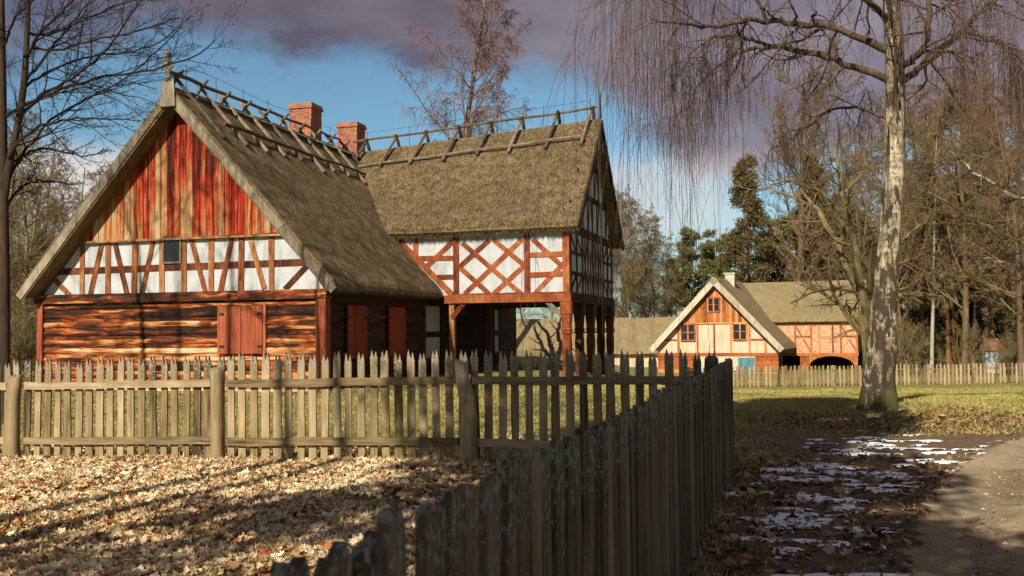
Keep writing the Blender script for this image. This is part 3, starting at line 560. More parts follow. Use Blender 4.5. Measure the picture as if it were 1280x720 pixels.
    for (p0, p1) in ((531.5, 549.5), (607, 623)):
        v0 = F.hu(p0, 410, .05)[0]; v1 = F.hu(p1, 410, .05)[0]; tdk = MB()
        for q0, q1 in ((.6, 1.32), (1.5, 2.42)): wp = MB(); wp.box((.0, v0, q0), (.05, v1, q1)); wp.build('plaster_panel', MAT['plaster'], H)
        for zz in (1.41, .5, 2.5): tdk.box((.0, v0-.1, zz-.1), (.075, v1+.1, zz+.1))
        for vv in (v0-.14, v1+.01): tdk.box((.0, vv, -.2), (.085, vv+.14, 2.6))
        tdk.build('dark_timber_frame', MAT['timber_dark'], H)
    # -- arcaded wing
    VF = 7.72; UC = 5.12; VB = 16.0; WR = (VF+VB)/2; WZ = 9.42; WZL = 8.72; WE = 5.02; WOV = .5; UG = UC+.42
    fwr = thatch([(-4.4, WR, WZL), (UG, WR, WZ), (UG, VF-WOV, WE), (-2.6, VF-WOV, WE-.05)], 60, 120, TH, 30000, .03, 9.2)
    bwr = thatch([(UG, WR, WZ), (-4.4, WR, WZL), (-4.4, VB+WOV, WE), (UG, VB+WOV, WE)], 14, 30, TH, 800, .03, 3.2)
    J = join_np([fwr, bwr]); link('wing_roof', mesh_np('wing_roof', *J[:3], mat=MAT['thatch'], rnd=J[3]), H)
    KW = (WZ-WE)/(WR-VF+WOV); wsoff = lambda v, d=.44: WZ-abs(v-WR)*KW-d
    wb = MB(); 
    for s in (1, -1):
        d_ = np.array([0, s*(WR-VF+WOV), WE-WZ]); L_ = np.linalg.norm(d_); d_ /= L_; n_ = np.array([0, s*(-d_[2]), abs(d_[1])]); 
        wb.beam(np.array([UG+.035, WR, WZ])-n_*.2, np.array([UG+.035, WR, WZ])+d_*L_-n_*.2, .3, .05, E_)
    wb.build('wing_barge_board', MAT['timber_dark'], H)
    rod = MB(); rod.tube([(UG-.05, WR, WZ-.2), (UG-.05, WR, WZ+.25), (UG-.05, WR, WZ+1.0)], [.05, .045, .02], 6); rod.build('gable_spike', MAT['timber_dark'], H)
    # front wall
    w = lambda x, y, o=0.: (lambda q: (q[0], VF-.03-o, q[1]))(F.hv(500+x/4, 280+y/4, VF-.03))
    zs = 2.78; ztop = 4.9; pw = MB(); pw.prism([(.55, VF, zs-.05), (UC-.05, VF, zs-.05), (UC-.05, VF, ztop), (-1.6, VF, ztop)], (0, .14, 0)); pw.build('plaster_panel', MAT['plaster'], H)
    fw = MB()
    for x in (280, 635): a = w(x, 215)[0]; fw.beam((a, VF-.034, zs), (a, VF-.034, ztop), .2, .05, N, jit=.08)
    a = w(78, 130)[0]; fw.beam((a, VF-.034, 3.9), (a, VF-.034, ztop), .18, .05, N)
    for i, (x0, y0, x1, y1) in enumerate(((90, 172, 268, 170), (185, 266, 268, 264), (650, 155, 838, 148), (650, 255, 838, 247))): fw.beam(w(x0, y0), w(x1, y1), .17, .045, N, jit=.06)
    for i, (x0, y0, x1, y1) in enumerate(((262, 88, 120, 225), (310, 95, 606, 350), (445, 80, 296, 215), (296, 216, 446, 350), (608, 78, 322, 350), (462, 76, 622, 208), (622, 208, 466, 350), (662, 76, 806, 208), (836, 178, 676, 345))):
        fw.beam(w(x0, y0, -.004-.0025*i), w(x1, y1, -.004-.0025*i), .165, .04, N, jit=.06)
    fw.beam(w(-8, 82, .02), w(258, 352, .02), .2, .06, N); fw.build('timber_frame', MAT['timber_red'], H)
    fl = MB(); fl.beam(w(-16, 92, -.01), w(236, 352, -.01), .12, .03, N); fl.build('roof_flashing', MAT['plaster'], H)
    sb = MB(); sb.box((.75, VF-.14, 2.47), (UC+.08, VF+.14, 2.745)); sb.box((.9, VF-.10, 2.745), (UC+.05, VF+.1, 2.80)); sb.build('sill_beam', MAT['timber_red'], H)
    cpu = MB(); cpu.box((UC-.2, VF-.07, 2.80), (UC+.03, VF+.16, 4.95)); cpu.build('corner_post', MAT['timber_red'], H)
    # gable side of the wing
    pg = MB(); pg.prism([(UC, VF+.165, 2.72), (UC, VB, 2.72), (UC, VB, 4.95), (UC, WR, wsoff(WR)), (UC, VF+.165, 4.95)], (-.12, 0, 0)); pg.build('gable_plaster', MAT['plaster'], H)
    gf = MB(); X0 = UC+.03
    vs = [VF+.25+i*(VB-VF-.45)/8 for i in range(9)]
    for i, v in enumerate(vs): gf.beam((X0, v, 2.78), (X0, v, 4.85), .19, .05, E_)
    def gx(v0, z0, v1, z1, o=0, wd=.13): gf.beam((X0-.004-o, v0, z0), (X0-.004-o, v1, z1), wd, .04, E_)
    for k in (0, 1, 6, 7):
        a, b = vs[k], vs[k+1]
        for zz in (3.45, 4.15): gx(a, zz, b, zz)
        up = k in (0, 7)
        gx(a if k < 4 else b, 2.85, b if k < 4 else a, 3.45, .006); gx(b if k < 4 else a, 4.15, a if k < 4 else b, 4.8, .009)
    for k in (2, 3, 4, 5):
        a, b = vs[k], vs[k+1]; m = (a+b)/2; gx(m, 2.8, m, 4.8, 0, .09); gx(a, 2.85, m, 3.8, .006, .1); gx(b, 2.85, m, 3.8, .009, .1); gx(a, 4.8, m, 3.8, .012, .1); gx(b, 4.8, m, 3.8, .015, .1)
    for zz, hh in ((2.62, .34), (4.98, .3), (6.35, .2), (7.6, .2)):
        hv_ = min(VB-WR, (wsoff(WR)-zz-.1)/KW); gf.beam((X0+.02, WR-hv_, zz), (X0+.02, WR+hv_, zz), hh, .07, E_)
    for (za, zc, n) in ((5.1, 6.3, 9), (6.42, 7.55, 6), (7.66, 8.7, 3)):
        hv_ = (wsoff(WR)-za)/KW-.1
        for i in range(n):
            v = WR-hv_+2*hv_*(i+.5)/n; zt = min(zc, wsoff(v)-.02)
            if zt > za+.2: gx(v, za, v, zt, 0, .11); gx(v+.08, za, v+(.42 if i % 2 else -.3), min(zc, wsoff(v+.3)), .006, .09)
    gf.build('gable_timber_frame', MAT['timber_dark'], H)
    lz = MB(); lz.prism([(UC+.055, WR-.2, 3.85), (UC+.055, WR+.2, 3.85), (UC+.055, WR+.2, 4.75), (UC+.055, WR-.2, 4.75)], (-.03, 0, 0)); lz.build('gable_shutter', MAT['weathered'], H)
    # arcade posts and brackets
    vposts = np.linspace(VF+.05, VB-.15, 5)
    for i, v in enumerate(vposts):
        p = MB(); c = (UC-.1, v); s_ = .155
        prof = [(-.9, .15), (.35, .15), (.36, .18), (.42, .18), (.43, .115), (.6, .14), (1.1, .15), (1.38, .125), (1.40, .175), (1.45, .18), (1.47, .14), (1.53, .175), (1.58, .14), (1.75, .15), (1.95, .17), (2.05, .17), (2.06, .2), (2.46, .2)]
        vv = []; ff = []
        for z_, r_ in prof:
            ch = r_*.72
            for (dx, dy) in ((r_, -ch), (r_, ch), (ch, r_), (-ch, r_), (-r_, ch), (-r_, -ch), (-ch, -r_), (ch, -r_)): vv.append((c[0]+dx, c[1]+dy, z_))
        for a in range(len(prof)-1):
            for k in range(8): ff.append((a*8+k, a*8+(k+1) % 8, a*8+8+(k+1) % 8, a*8+8+k))
        ff.append(tuple(range(len(prof)*8-8, len(prof)*8))); p.add(vv, ff, .3+.1*i)
        p.build('arcade_post', MAT['timber_red' if i == 0 else 'timber_shaded'], H)
    br = MB(); br.beam((UC-.2, VF-.06, 1.95), (UC-.78, VF-.06, 2.5), .15, .14, N); br.build('bracket', MAT['weathered'], H)
    br = MB(); br.beam((.98, VF-.06, 1.95), (1.45, VF-.06, 2.5), .17, .14, N); br.build('bracket', MAT['timber_red'], H)
    pp = MB(); pp.box((.9, VF-.05, -.3), (1.08, VF+.12, 2.46)); pp.build('arcade_post', MAT['timber'], H)
    for i in range(4):
        for v, s in ((vposts[i], 1), (vposts[i+1], -1)): br = MB(); br.beam((UC-.1, v+s*.1, 1.85), (UC-.1, v+s*.62, 2.46), .15, .13, E_); br.build('bracket', MAT['timber_dark'], H)
    ab = MB(); ab.box((UC-.25, VF+.16, 2.468), (UC+.06, VB, 2.72)); ab.build('arcade_beam', MAT['timber_dark'], H)
    ce = MB(); ce.box((.05, VF+.16, 2.5), (UC-.27, VB, 2.66)); ce.build('porch_ceiling', MAT['inside_shade'], H)
    bw_ = MB(); bw_.box((.1, VB-.15, 2.468), (UC-.27, VB, 2.74)); bw_.box((.1, VB-.13, 2.74), (UC-.15, VB, 5.0)); bw_.build('wing_back_wall', MAT['timber_dark'], H)
    for (x, y) in ((1.0, 11.4), (.45, 13.5)): ip = MB(); ip.box((x, y, -.3), (x+.25, y+.25, 2.5)); ip.build('porch_post', MAT['timber_dark'], H)
    # -- chimneys
    for (px0, px1, py, v, hh) in ((362, 389, 129, 8.4, 3), (422, 446, 153, 12.9, 3)):
        a = F.hv(px0, py, v); b = F.hv(px1, py, v); c = MB(); wdt = b[0]-a[0]; c.box((a[0], v, a[1]-2.6), (b[0], v+wdt*.95, a[1]-.22)); c.box((a[0]-.05, v-.05, a[1]-.22), (b[0]+.05, v+wdt*.95+.05, a[1]-.1)); c.box((a[0]-.02, v-.02, a[1]-.1), (b[0]+.02, v+wdt*.95+.02, a[1]-.02))
        ch = c.build('chimney', MAT['brick'], H); p = MB(); p.box((a[0]+.15, v+.15, a[1]-.02), (b[0]-.15, v+wdt*.8, a[1]+.004)); p.build('flue', MAT['inside_shade'], ch)  # flue mouth is a near-black block painted as shade
    # -- ridge rods
    cap = MB(); n = 6
    for k in range(n):
        v0 = .35+k*1.9; cap.beam((RU+.16, v0, RZ-.06+.02*k), (RU+.16, v0+1.86, RZ-.05+.02*k), .30, .04, (.60, 0, .8), jit=.1)
    cap.build('ridge_board', MAT['weathered'], H)
    for (mv, up, low, ext, nv) in (('m', .40, 1.9, .3, 10),):
        for k in range(nv):
            v = -.25+k*1.22
            if v > 11: break
            f = MB(); r = .055; t = KS; j = random.uniform(-.06, .06)
            for s in (1, -1):
                zt = RZ+.46+j; top = np.array([RU-s*.24, v+.05*s, zt]); bot = np.array([RU+s*random.uniform(1.25, 1.5), v+.05*s+.1, 0]); bot[2] = RZ-abs(bot[0]-RU)*t+.10
                f.tube([top, np.array([RU, v+.05*s, RZ+.20+j]), bot], [r*.95, r, r*1.05], 6)
            f.build('ridge_fork', MAT['pole'], H)
    for (u0, z0, name) in ((RU+.02, RZ+.36, 'ridge_pole'),):
        p = MB(); p.tube([(u0+.03*math.sin(k*1.7), -.7+k*1.0, z0+.02*math.sin(k*2.3)+.008*k) for k in range(12)], [.06-.002*k for k in range(12)], 6); p.build(name, MAT['pole'], H)
    p = MB(); du = 1.05; p.tube([(RU+du+.04*math.sin(k*1.9), .5+k*1.05, RZ-du*KS+.22+.02*math.sin(k)) for k in range(11)], [.06-.002*k for k in range(11)], 6); p.build('ridge_pole', MAT['pole'], H)
    # wing forks
    for k, px in enumerate((458, 495, 532, 573, 613, 652, 697, 740)):
        yy = 160-18*(px-458)/282; uu = F.hv(px, yy, WR)[0]; rz = WZL+(WZ-WZL)*(uu+4.4)/(UG+4.4); f = MB()
        for s in (1, -1):
            top = np.array([uu+.05*s, WR-s*.2, rz+.50]); dv = 1.35+random.uniform(-.08, .08); bot = np.array([uu+.05*s-.12, WR+s*dv, rz-dv*KW*(rz-WE)/(WZ-WE)+.14]); f.tube([top, np.array([uu+.05*s, WR+s*.02, rz+.3]), bot], [.06, .065, .065], 6)
        f.build('ridge_fork', MAT['pole'], H)
    p = MB(); p.tube([(u_, WR-.04+.03*math.sin(u_*2), WZL+(WZ-WZL)*(u_+4.4)/(UG+4.4)+.44+.02*math.sin(u_*1.3)) for u_ in np.linspace(-4.6, UC+.25, 11)], .05, 6); p.build('ridge_pole', MAT['pole'], H)
    p = MB(); dv = 1.08; p.tube([(u_, WR-dv, WZL+(WZ-WZL)*(u_+4.4)/(UG+4.4)-dv*KW*.98+.22+.02*math.sin(u_*1.9)) for u_ in np.linspace(-3.9, UC-.05, 11)], .055, 6); p.build('ridge_pole', MAT['pole'], H)
    lw = MB(); P = [(RU, v, RZ+.72+.05*math.sin(v)) for v in np.linspace(.2, 11.5, 12)]; lw.tube(P, .007, 4)
    for v in np.linspace(.2, 11, 8): lw.tube([(RU, v, RZ+.1), (RU, v, RZ+.78)], .010, 4)
    P = [(u_, WR, WZL+(WZ-WZL)*(u_+4.4)/(UG+4.4)+.74) for u_ in np.linspace(-4.3, UC, 12)]; lw.tube(P, .006, 4)
    for u_ in np.linspace(-4, UC, 6): z_ = WZL+(WZ-WZL)*(u_+4.4)/(UG+4.4); lw.tube([(u_, WR, z_), (u_, WR, z_+.8)], .009, 4)
    lw.build('lightning_wire', MAT['iron'], H)
    fo = MB(); fo.box((UL-.05, -.14, -.5), (UR+.1, .3, -.02)); fo.build('stone_footing', MAT['limed'], H)
build_house()
# ------------------------------------------------------------------ picket fences
def picket_mesh(name, w, h, th, notch, mat, jit):
    m = MB(); q = lambda s: random.uniform(-s, s)*jit; W2 = w/2
    top = [(-W2, h-notch*1.05+q(.03)), (-W2*.56+q(.006), h+q(.02)), (q(.006), h-notch*.95+q(.015)), (W2*.56+q(.006), h+q(.02)), (W2, h-notch*1.05+q(.03))]
    if notch < .05: top = [(-W2, h-.03+q(.03)), (-W2*.6, h+q(.02)), (q(.01), h-notch+q(.01)), (W2*.62, h+q(.02)), (W2, h-.025+q(.03))]
    zs = [0, .3, .6, .9]; L = [(-W2+q(.006), z) for z in zs]; R = [(W2+q(.006), z) for z in reversed(zs)]
    pol = [(x, -th/2, z) for x, z in L+top+R]; m.prism(pol, (0, th, 0)); me = m.mesh(name, mat); return me
def fence_row(parent, start, d, n, sp, h, w, notch, mat, az, jit=1, off=0., tilt=.012, nvar=7, gz=0., hj=.018, zj=(.99, 1.015)):
    var = [picket_mesh('picket', w, h, .024, notch, mat, jit) for _ in range(nvar)]
    for k in range(n):
        p = np.array(start)+np.array(d)*(sp*(k+.5)+random.uniform(-.008, .008)); z = float(ground_z(p[0], p[1]))+gz
        o = link('picket', var[k % nvar] if random.random() < .5 else random.choice(var), parent)
        o.location = (p[0]-parent.location[0], p[1]-parent.location[1], z-parent.location[2]+random.uniform(-hj, hj)); o.rotation_euler = (random.uniform(-tilt, tilt)*.5, random.uniform(-tilt, tilt), -az+random.uniform(-.03, .03)); s = random.uniform(.9, 1.06); o.scale = (s, 1, random.uniform(*zj))
def rail(parent, a, b, za, h, d, mat, n, name='rail', seg=8):
    a = np.array(a); b = np.array(b); m = MB(); vs = []; fs = []; L_ = np.linalg.norm(b-a)
    ga, gb = float(ground_z(*a)), float(ground_z(*b))
    for i in range(seg+1):
        p = a+(b-a)*i/seg; z = (ga+(gb-ga)*i/seg if seg < 12 else float(ground_z(p[0], p[1])))+za+random.uniform(-.008, .008)+.004*math.sin(i*.8); hh = h*random.uniform(.93, 1.06)
        for s, zz in ((0, -hh/2), (0, hh/2), (1, hh/2), (1, -hh/2)): q = p+np.array(n)*d*s; vs.append((q[0]-parent.location[0], q[1]-parent.location[1], z+zz-parent.location[2]))
    for i in range(seg):
        for k in range(4): fs.append((i*4+k, i*4+(k+1) % 4, i*4+4+(k+1) % 4, i*4+4+k))
    fs += [(3, 2, 1, 0), (seg*4, seg*4+1, seg*4+2, seg*4+3)]; m.add(vs, fs); return m.build(name, mat, parent)
FAZ = math.atan2(-FD[1], -FD[0])            # picket x axis along the row
def post(parent, pos, prof, mat, seed=0, hollow=False, sides=14):
    # prof: list of (dx along fence, z, r)
    m = MB(); vs = []; fs = []; rr = random.Random(seed); ph = [rr.uniform(0, 6.28) for _ in range(3)]
    for dx, z, r in prof:
        for k in range(sides):
            a = 2*math.pi*k/sides; q = r*(1+.07*math.sin(2*a+ph[0]+z)+.05*math.sin(5*a+ph[1]+z*3)); vs.append((pos[0]+dx*FD[0]*-1+q*math.cos(a)-parent.location[0], pos[1]+dx*FD[1]*-1+q*math.sin(a)-parent.location[1], float(ground_z(*pos))+z+.02*math.sin(a*3+ph[2])*(z > .9)-parent.location[2]))
    n = len(prof)
    for i in range(n-1):
        for k in range(sides): fs.append((i*sides+k, i*sides+(k+1) % sides, (i+1)*sides+(k+1) % sides, (i+1)*sides+k))
    fs.append(tuple((n-1)*sides+k for k in range(sides))); m.add(vs, fs); return m.build('post', mat, parent, True)
def build_fences():
    z0 = float(ground_z(*CORNER)); FF = empty('picket_fence', (CORNER[0], CORNER[1], z0)); tag(FF, 'sunlit weathered picket fence with paired points running across the yard before the farmhouse', 'fence')
    nf = np.array([-FD[1], FD[0]]); nf = nf if nf[1] < 0 else -nf      # towards the camera
    fence_row(FF, CORNER+FD*.10, FD, 60, .1585, 1.31, .098, .095, MAT['picket'], -math.atan2(FD[1], FD[0]), tilt=.014, gz=-.01)
    def px_on(px): 
        d = ray(px, 500); t = np.linalg.solve(np.array([[d[0], -FD[0]], [d[1], -FD[1]]]), CORNER-EYE[:2]); return CORNER+FD*t[1]
    cuts = [px_on(x) for x in (898, 592, 574, 285, 266, 34, 12, -60)]
    for i in (0, 2, 4, 6):
        a, b = cuts[i]+nf*.013, cuts[i+1]+nf*.013
        for zz in (.955, .245): rail(FF, a, b, zz+random.uniform(-.01, .01), .092, .05, MAT['rail'], nf)
    post(FF, px_on(21)+nf*.07, [(-.02, -.3, .10), (-.02, .3, .097), (.0, .8, .09), (.03, 1.08, .088), (.03, 1.1, .07)], MAT['picket'], 3)
    post(FF, px_on(275.5)+nf*.07, [(0, -.3, .095), (0, .4, .088), (0, .9, .086), (.0, 1.04, .085), (0, 1.13, .092), (0, 1.145, .05)], MAT['picket'], 5)
    p3 = post(FF, px_on(587)+nf*.08, [(.01, -.3, .115), (.01, .2, .10), (.02, .5, .10), (.0, .75, .095), (-.06, 1.0, .085), (-.07, 1.16, .088), (-.07, 1.18, .085), (-.07, 1.15, .06), (-.065, 1.06, .05)], MAT['picket'], 9)
    post(FF, CORNER+FD*.18+nf*.05, [(0, -.3, .09), (0, .8, .085), (.0, 1.12, .08), (0, 1.2, .075), (0, 1.215, .04)], MAT['picket_shaded'], 12)
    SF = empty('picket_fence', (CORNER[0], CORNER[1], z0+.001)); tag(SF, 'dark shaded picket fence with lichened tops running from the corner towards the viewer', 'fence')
    fence_row(SF, CORNER+RD*.04+np.array([.03, 0]), RD, 76, .137, 1.226, .098, .012, MAT['picket_shaded'], -math.atan2(-RD[1], -RD[0]), tilt=.02, jit=.8, gz=-.03, nvar=9, hj=.008, zj=(.996, 1.004))
    nin = np.array([RD[1], -RD[0]]); nin = nin if nin[0] < 0 else -nin
    for a, b in ((.05, 3.4), (3.4, 6.8), (6.8, 10.4)):
        for zz in (.93, .25): rail(SF, CORNER+RD*a+nin*.013+np.array([.03, 0]), CORNER+RD*b+nin*.013+np.array([.03, 0]), zz, .09, .05, MAT['picket_shaded'], nin)
    for a in (3.4, 6.8, 10.2): post(SF, CORNER+RD*a+nin*.12, [(0, -.3, .085), (0, .7, .08), (0, 1.1, .075), (0, 1.12, .04)], MAT['picket_shaded'], int(a*10))
    # far fence
    Y = 48; A = at(862, 480, Y)[:2]; B = at(1318, 480, Y+1.5)[:2]; L = np.linalg.norm(B-A); D = (B-A)/L; zf = float(ground_z(*A)); XF = empty('picket_fence', (A[0], A[1], zf)); tag(XF, 'low pale picket fence far off across the lawn in front of the smaller farmhouse', 'fence')
    fence_row(XF, A, D, int(L/.205), .205, 1.02, .11, .08, MAT['picket'], -math.atan2(D[1], D[0]), tilt=.02, gz=0, nvar=4, hj=.03)
    nf2 = np.array([D[1], -D[0]])
    for zz in (.75, .25): rail(XF, A-nf2*.02, B-nf2*.02, zz, .09, -.05, MAT['rail'], nf2, seg=20)
    for k in range(0, int(L/2.4)+1): post(XF, A+D*2.4*k-nf2*.1, [(0, -.2, .07), (0, .8, .065), (0, .98, .06), (0, 1.0, .03)], MAT['picket'], k, sides=7)
build_fences()
# ------------------------------------------------------------------ far house and barn
def build_far_house():
    Y = 62; O = at(984, 470, Y); O[2] = float(ground_z(O[0], O[1])); az = math.radians(24); F = Frame(O, az); H = empty('half_timbered_house', O, az); tag(H, 'small distant thatched farmhouse with orange boarded gable and pale chimney beyond the lawn', 'house')
    N = (0, -1, 0); E_ = (1, 0, 0); zz0 = O[2]
    hv = lambda x, y, v=0: (lambda q: (q[0], q[1]-zz0*0))(F.hv(x, y, v))
    def hz(x, y, v=0): q = F.hv(x, y, v); return q[0], q[1]-0.0
    # Frame.hv returns z relative to O because it subtracts O
    ap = F.hv(890, 346, -.5); el = F.hv(811, 437, -.5); er = F.hv(981, 446, -.5)
    RU = (el[0]+er[0])/2; RZ = ap[1]; ER = er[0]; EL = el[0]; EZ = (el[1]+er[1])/2+.3; K = (RZ-EZ)/(ER-RU); so_ = lambda u, d=.42: RZ-abs(u-RU)*K-d
    R = join_np([thatch([(RU, -.5, RZ), (RU, 13, RZ), (ER, 13, EZ), (ER, -.5, EZ)], 20, 40, .32, 2500, .03, 2.2), thatch([(RU, 13, RZ), (RU, -.5, RZ), (EL, -.5, EZ), (EL, 13, EZ)], 10, 20, .32, 300, .03, 7.2)])
    link('roof', mesh_np('roof', *R[:3], mat=MAT['thatch_far'], rnd=R[3]), H)
    b = MB(); L_ = math.hypot(ER-RU, RZ-EZ)
    for s in (1, -1):
        d = np.array([s*(ER-RU)/L_, 0, (EZ-RZ)/L_]); n = np.array([-d[2]*s, 0, abs(d[0])]); b.beam(np.array([RU, -.54, RZ])-n*.2, np.array([RU, -.54, RZ])+d*L_-n*.2, .36, .05, N)
    b.build('barge_board', MAT['pale_board'], H)
    UR = F.hv(973, 450, 0)[0]; UL = 2*RU-UR; zb = F.hv(892, 403)[1]; zt = F.hv(892, 443)[1]
    w = MB(); w.prism([(UL, 0, zt), (UR, 0, zt), (UR, 0, so_(UR)), (2*RU-(RU-(RZ-.42-zb)/K), 0, zb), (RU-(RZ-.42-zb)/K, 0, zb), (UL, 0, so_(UL))], (0, .2, 0)); w.build('plaster_panel', MAT['plaster_far'], H)
    bo = MB(); u = RU-(RZ-.42-zb)/K
    while u < 2*RU-(RU-(RZ-.42-zb)/K):
        ww = .2; a, c = u, u+ww-.01; po = [(a, -.05, zb-random.uniform(0, .06)), (c, -.05, zb-random.uniform(0, .06)), (c, -.05, so_(c))]
        if a < RU < c: po.append((RU, -.05, so_(RU)))
        po.append((a, -.05, so_(a)));
        if min(so_(a), so_(c)) > zb: bo.prism(po, (0, .05, 0))
        u += ww
    bo.build('gable_boards', MAT['timber_far'], H)
    tf = MB(); tf.box((UL, -.06, zt-.12), (UR, .02, zt+.1)); tf.box((RU-(RZ-.4-zb)/K, -.08, zb-.1), (RU+(RZ-.4-zb)/K, -.03, zb))
    for px in (848, 872, 893, 914, 937, 957): u = F.hv(px, 425)[0]; tf.beam((u, -.03, zt), (u, -.03, min(zb, so_(u))), .13, .04, N)
    zr = (zb+zt)/2-.1; e = (RZ-.42-zr)/K; tf.beam((max(UL, RU-e), -.026, zr), (F.hv(848, 425)[0], -.026, zr), .12, .03, N); tf.beam((F.hv(937, 425)[0], -.026, zr), (min(UR, RU+e), -.026, zr), .12, .03, N)
    for s in (1, -1): tf.beam((RU+s*(RZ-.45-zb)/K, -.022, zb), (RU+s*(min(UR-RU, (RZ-.45-zt)/K)), -.022, so_(UR)+.02 if s > 0 else so_(UR)+.02), .14, .03, N)
    tf.build('timber_frame', MAT['timber_far'], H)
    for (x0, x1, y0, y1) in ((885, 899, 373, 389), (852, 868, 406, 425), (917, 933, 405, 424)):
        a = F.hv(x0, y0, -.08); c = F.hv(x1, y1, -.08); g = MB(); g.box((a[0], -.07, c[1]), (c[0], -.055, a[1])); wo = g.build('window', MAT['glass'], H); f = MB()
        t = .075
        for q in ((a[0]-t, c[1]-t, a[0]+.02, a[1]+t), (c[0]-.02, c[1]-t, c[0]+t, a[1]+t), (a[0]+.02, a[1]-.02, c[0]-.02, a[1]+t), (a[0]+.02, c[1]-t, c[0]-.02, c[1]+.02), ((a[0]+c[0])/2-.04, c[1]+.02, (a[0]+c[0])/2+.04, a[1]-.02)): f.box((q[0], -.12, q[1]), (q[2], -.05, q[3]))
        zm = (a[1]+c[1])/2; f.box((a[0]+.02, -.105, zm-.03), (c[0]-.02, -.06, zm+.03)); f.build('window_frame', MAT['timber_far'], wo)
    lw = MB(); z = -.6
    while z < zt-.12: h = min(.28, zt-.12-z); lw.box((UL, -.02, z+.01), (UR, .2, z+h)); z += .28
    lw.build('log_wall', MAT['timber_far'], H)
    pm = MB(); pm.box((F.hv(873, 450)[0], -.05, -.3), (F.hv(944, 450)[0], -.022, zt-.13)); pm.build('rendered_wall', MAT['plaster_far'], H)
    for x0, x1 in ((923, 943.5), (849, 856)):
        a = F.hv(x0, 447)[0]; c = F.hv(x1, 447)[0]; d = MB(); n = 4
        for k in range(n): d.box((a+(c-a)*k/n+.006, -.1, -.1), (a+(c-a)*(k+1)/n-.006, -.052, zt-.2))
        d.build('door', MAT['blue_paint'], H)
    c = F.hv(906, 341, 3.5); d = F.hv(918, 352, 3.5); m = MB(); m.box((c[0], 3.5, c[1]-1.8), (d[0], 4.1, c[1]-.12)); m.box((c[0]-.06, 3.44, c[1]-.12), (d[0]+.06, 4.16, c[1])); m.build('chimney', MAT['limed'], H)
    # wing to the right
    VF = 5.2; a = F.hv(976, 405.5, VF-.4); c = F.hv(1073, 404.5, VF-.4); zE = a[1]+.25; uw1 = F.hv(1072, 420, VF)[0]; uR = F.hv(1079, 404, VF-.4)[0]; rr = F.hv(1000, 352, VF+3.4); zR = rr[1]
    R = join_np([thatch([(RU, VF+3.4, zR), (uR, VF+3.4, zR), (uR, VF-.4, zE), (RU, VF-.4, zE)], 20, 40, .3, 2500, .03, 4.2), thatch([(uR, VF+3.4, zR), (RU, VF+3.4, zR), (RU, VF+7.2, zE), (uR, VF+7.2, zE)], 8, 16, .3, 100, .03, 4.9)])
    link('wing_roof', mesh_np('wing_roof', *R[:3], mat=MAT['thatch_far'], rnd=R[3]), H)
    zw = F.hv(1040, 441, VF)[1]; w = MB(); w.box((UR-1, VF, zw), (uw1, VF+6.8, zE-.1)); w.build('brick_panel', MAT['brick_far'], H)
    t = MB(); t.box((UR-1, VF-.05, zw-.2), (uw1+.05, VF+.1, zw)); t.box((UR-1, VF-.04, zE-.32), (uw1, VF-.002, zE-.1))
    for px in (976, 994, 1014, 1024, 1041, 1051, 1071): u = F.hv(px, 420, VF)[0]; t.beam((u, VF-.03, zw), (u, VF-.03, zE-.2), .13, .03, N)
    zm = (zw+zE)/2
    for p0, p1 in ((976, 994), (994, 1014), (1024, 1041), (1041, 1051), (1051, 1071)): u0 = F.hv(p0, 420, VF)[0]; u1 = F.hv(p1, 420, VF)[0]; t.beam((u0, VF-.026, zm), (u1, VF-.026, zm), .11, .026, N)
    for p0, p1 in ((994, 1014), (1051, 1071)):
        u0 = F.hv(p0, 420, VF)[0]; u1 = F.hv(p1, 420, VF)[0]
        for (q0, q1, o) in ((u0, u1, .02), (u1, u0, .017)): t.beam((q0, VF-o, zw), (q1, VF-o, zE-.3), .1, .016, N)
    t.build('timber_frame', MAT['timber_far'], H)
    for px in (1009, 1070): u = F.hv(px, 450, VF)[0]; p = MB(); p.box((u-(.45 if px < 1020 else .12), VF-.03, -.6), (u+.12, VF+.25, zw-.2)); p.build('arcade_post', MAT['timber_far'], H)
    ar = MB(); u0 = F.hv(1011.5, 450, VF)[0]; u1 = F.hv(1068, 450, VF)[0]; n = 14; um = (u0+u1)/2; r = (u1-u0)/2
    for k in range(n):
        a0 = math.pi*k/n; a1 = math.pi*(k+1)/n; f = lambda a_: (um-r*math.cos(a_), zw-1.0+.78*math.sin(a_)**.8)
        p, q = f(a0), f(a1); ar.prism([(p[0], VF-.02, p[1]), (q[0], VF-.02, q[1]), (q[0], VF-.02, zw-.2), (p[0], VF-.02, zw-.2)], (0, .15, 0), .5)
    ar.build('arch', MAT['timber_far'], H)
    bk = MB(); bk.box((UR-1, VF+3, -.6), (uw1, VF+3.2, zw)); bk.build('porch_back_wall', MAT['inside_shade'], H)
build_far_house()
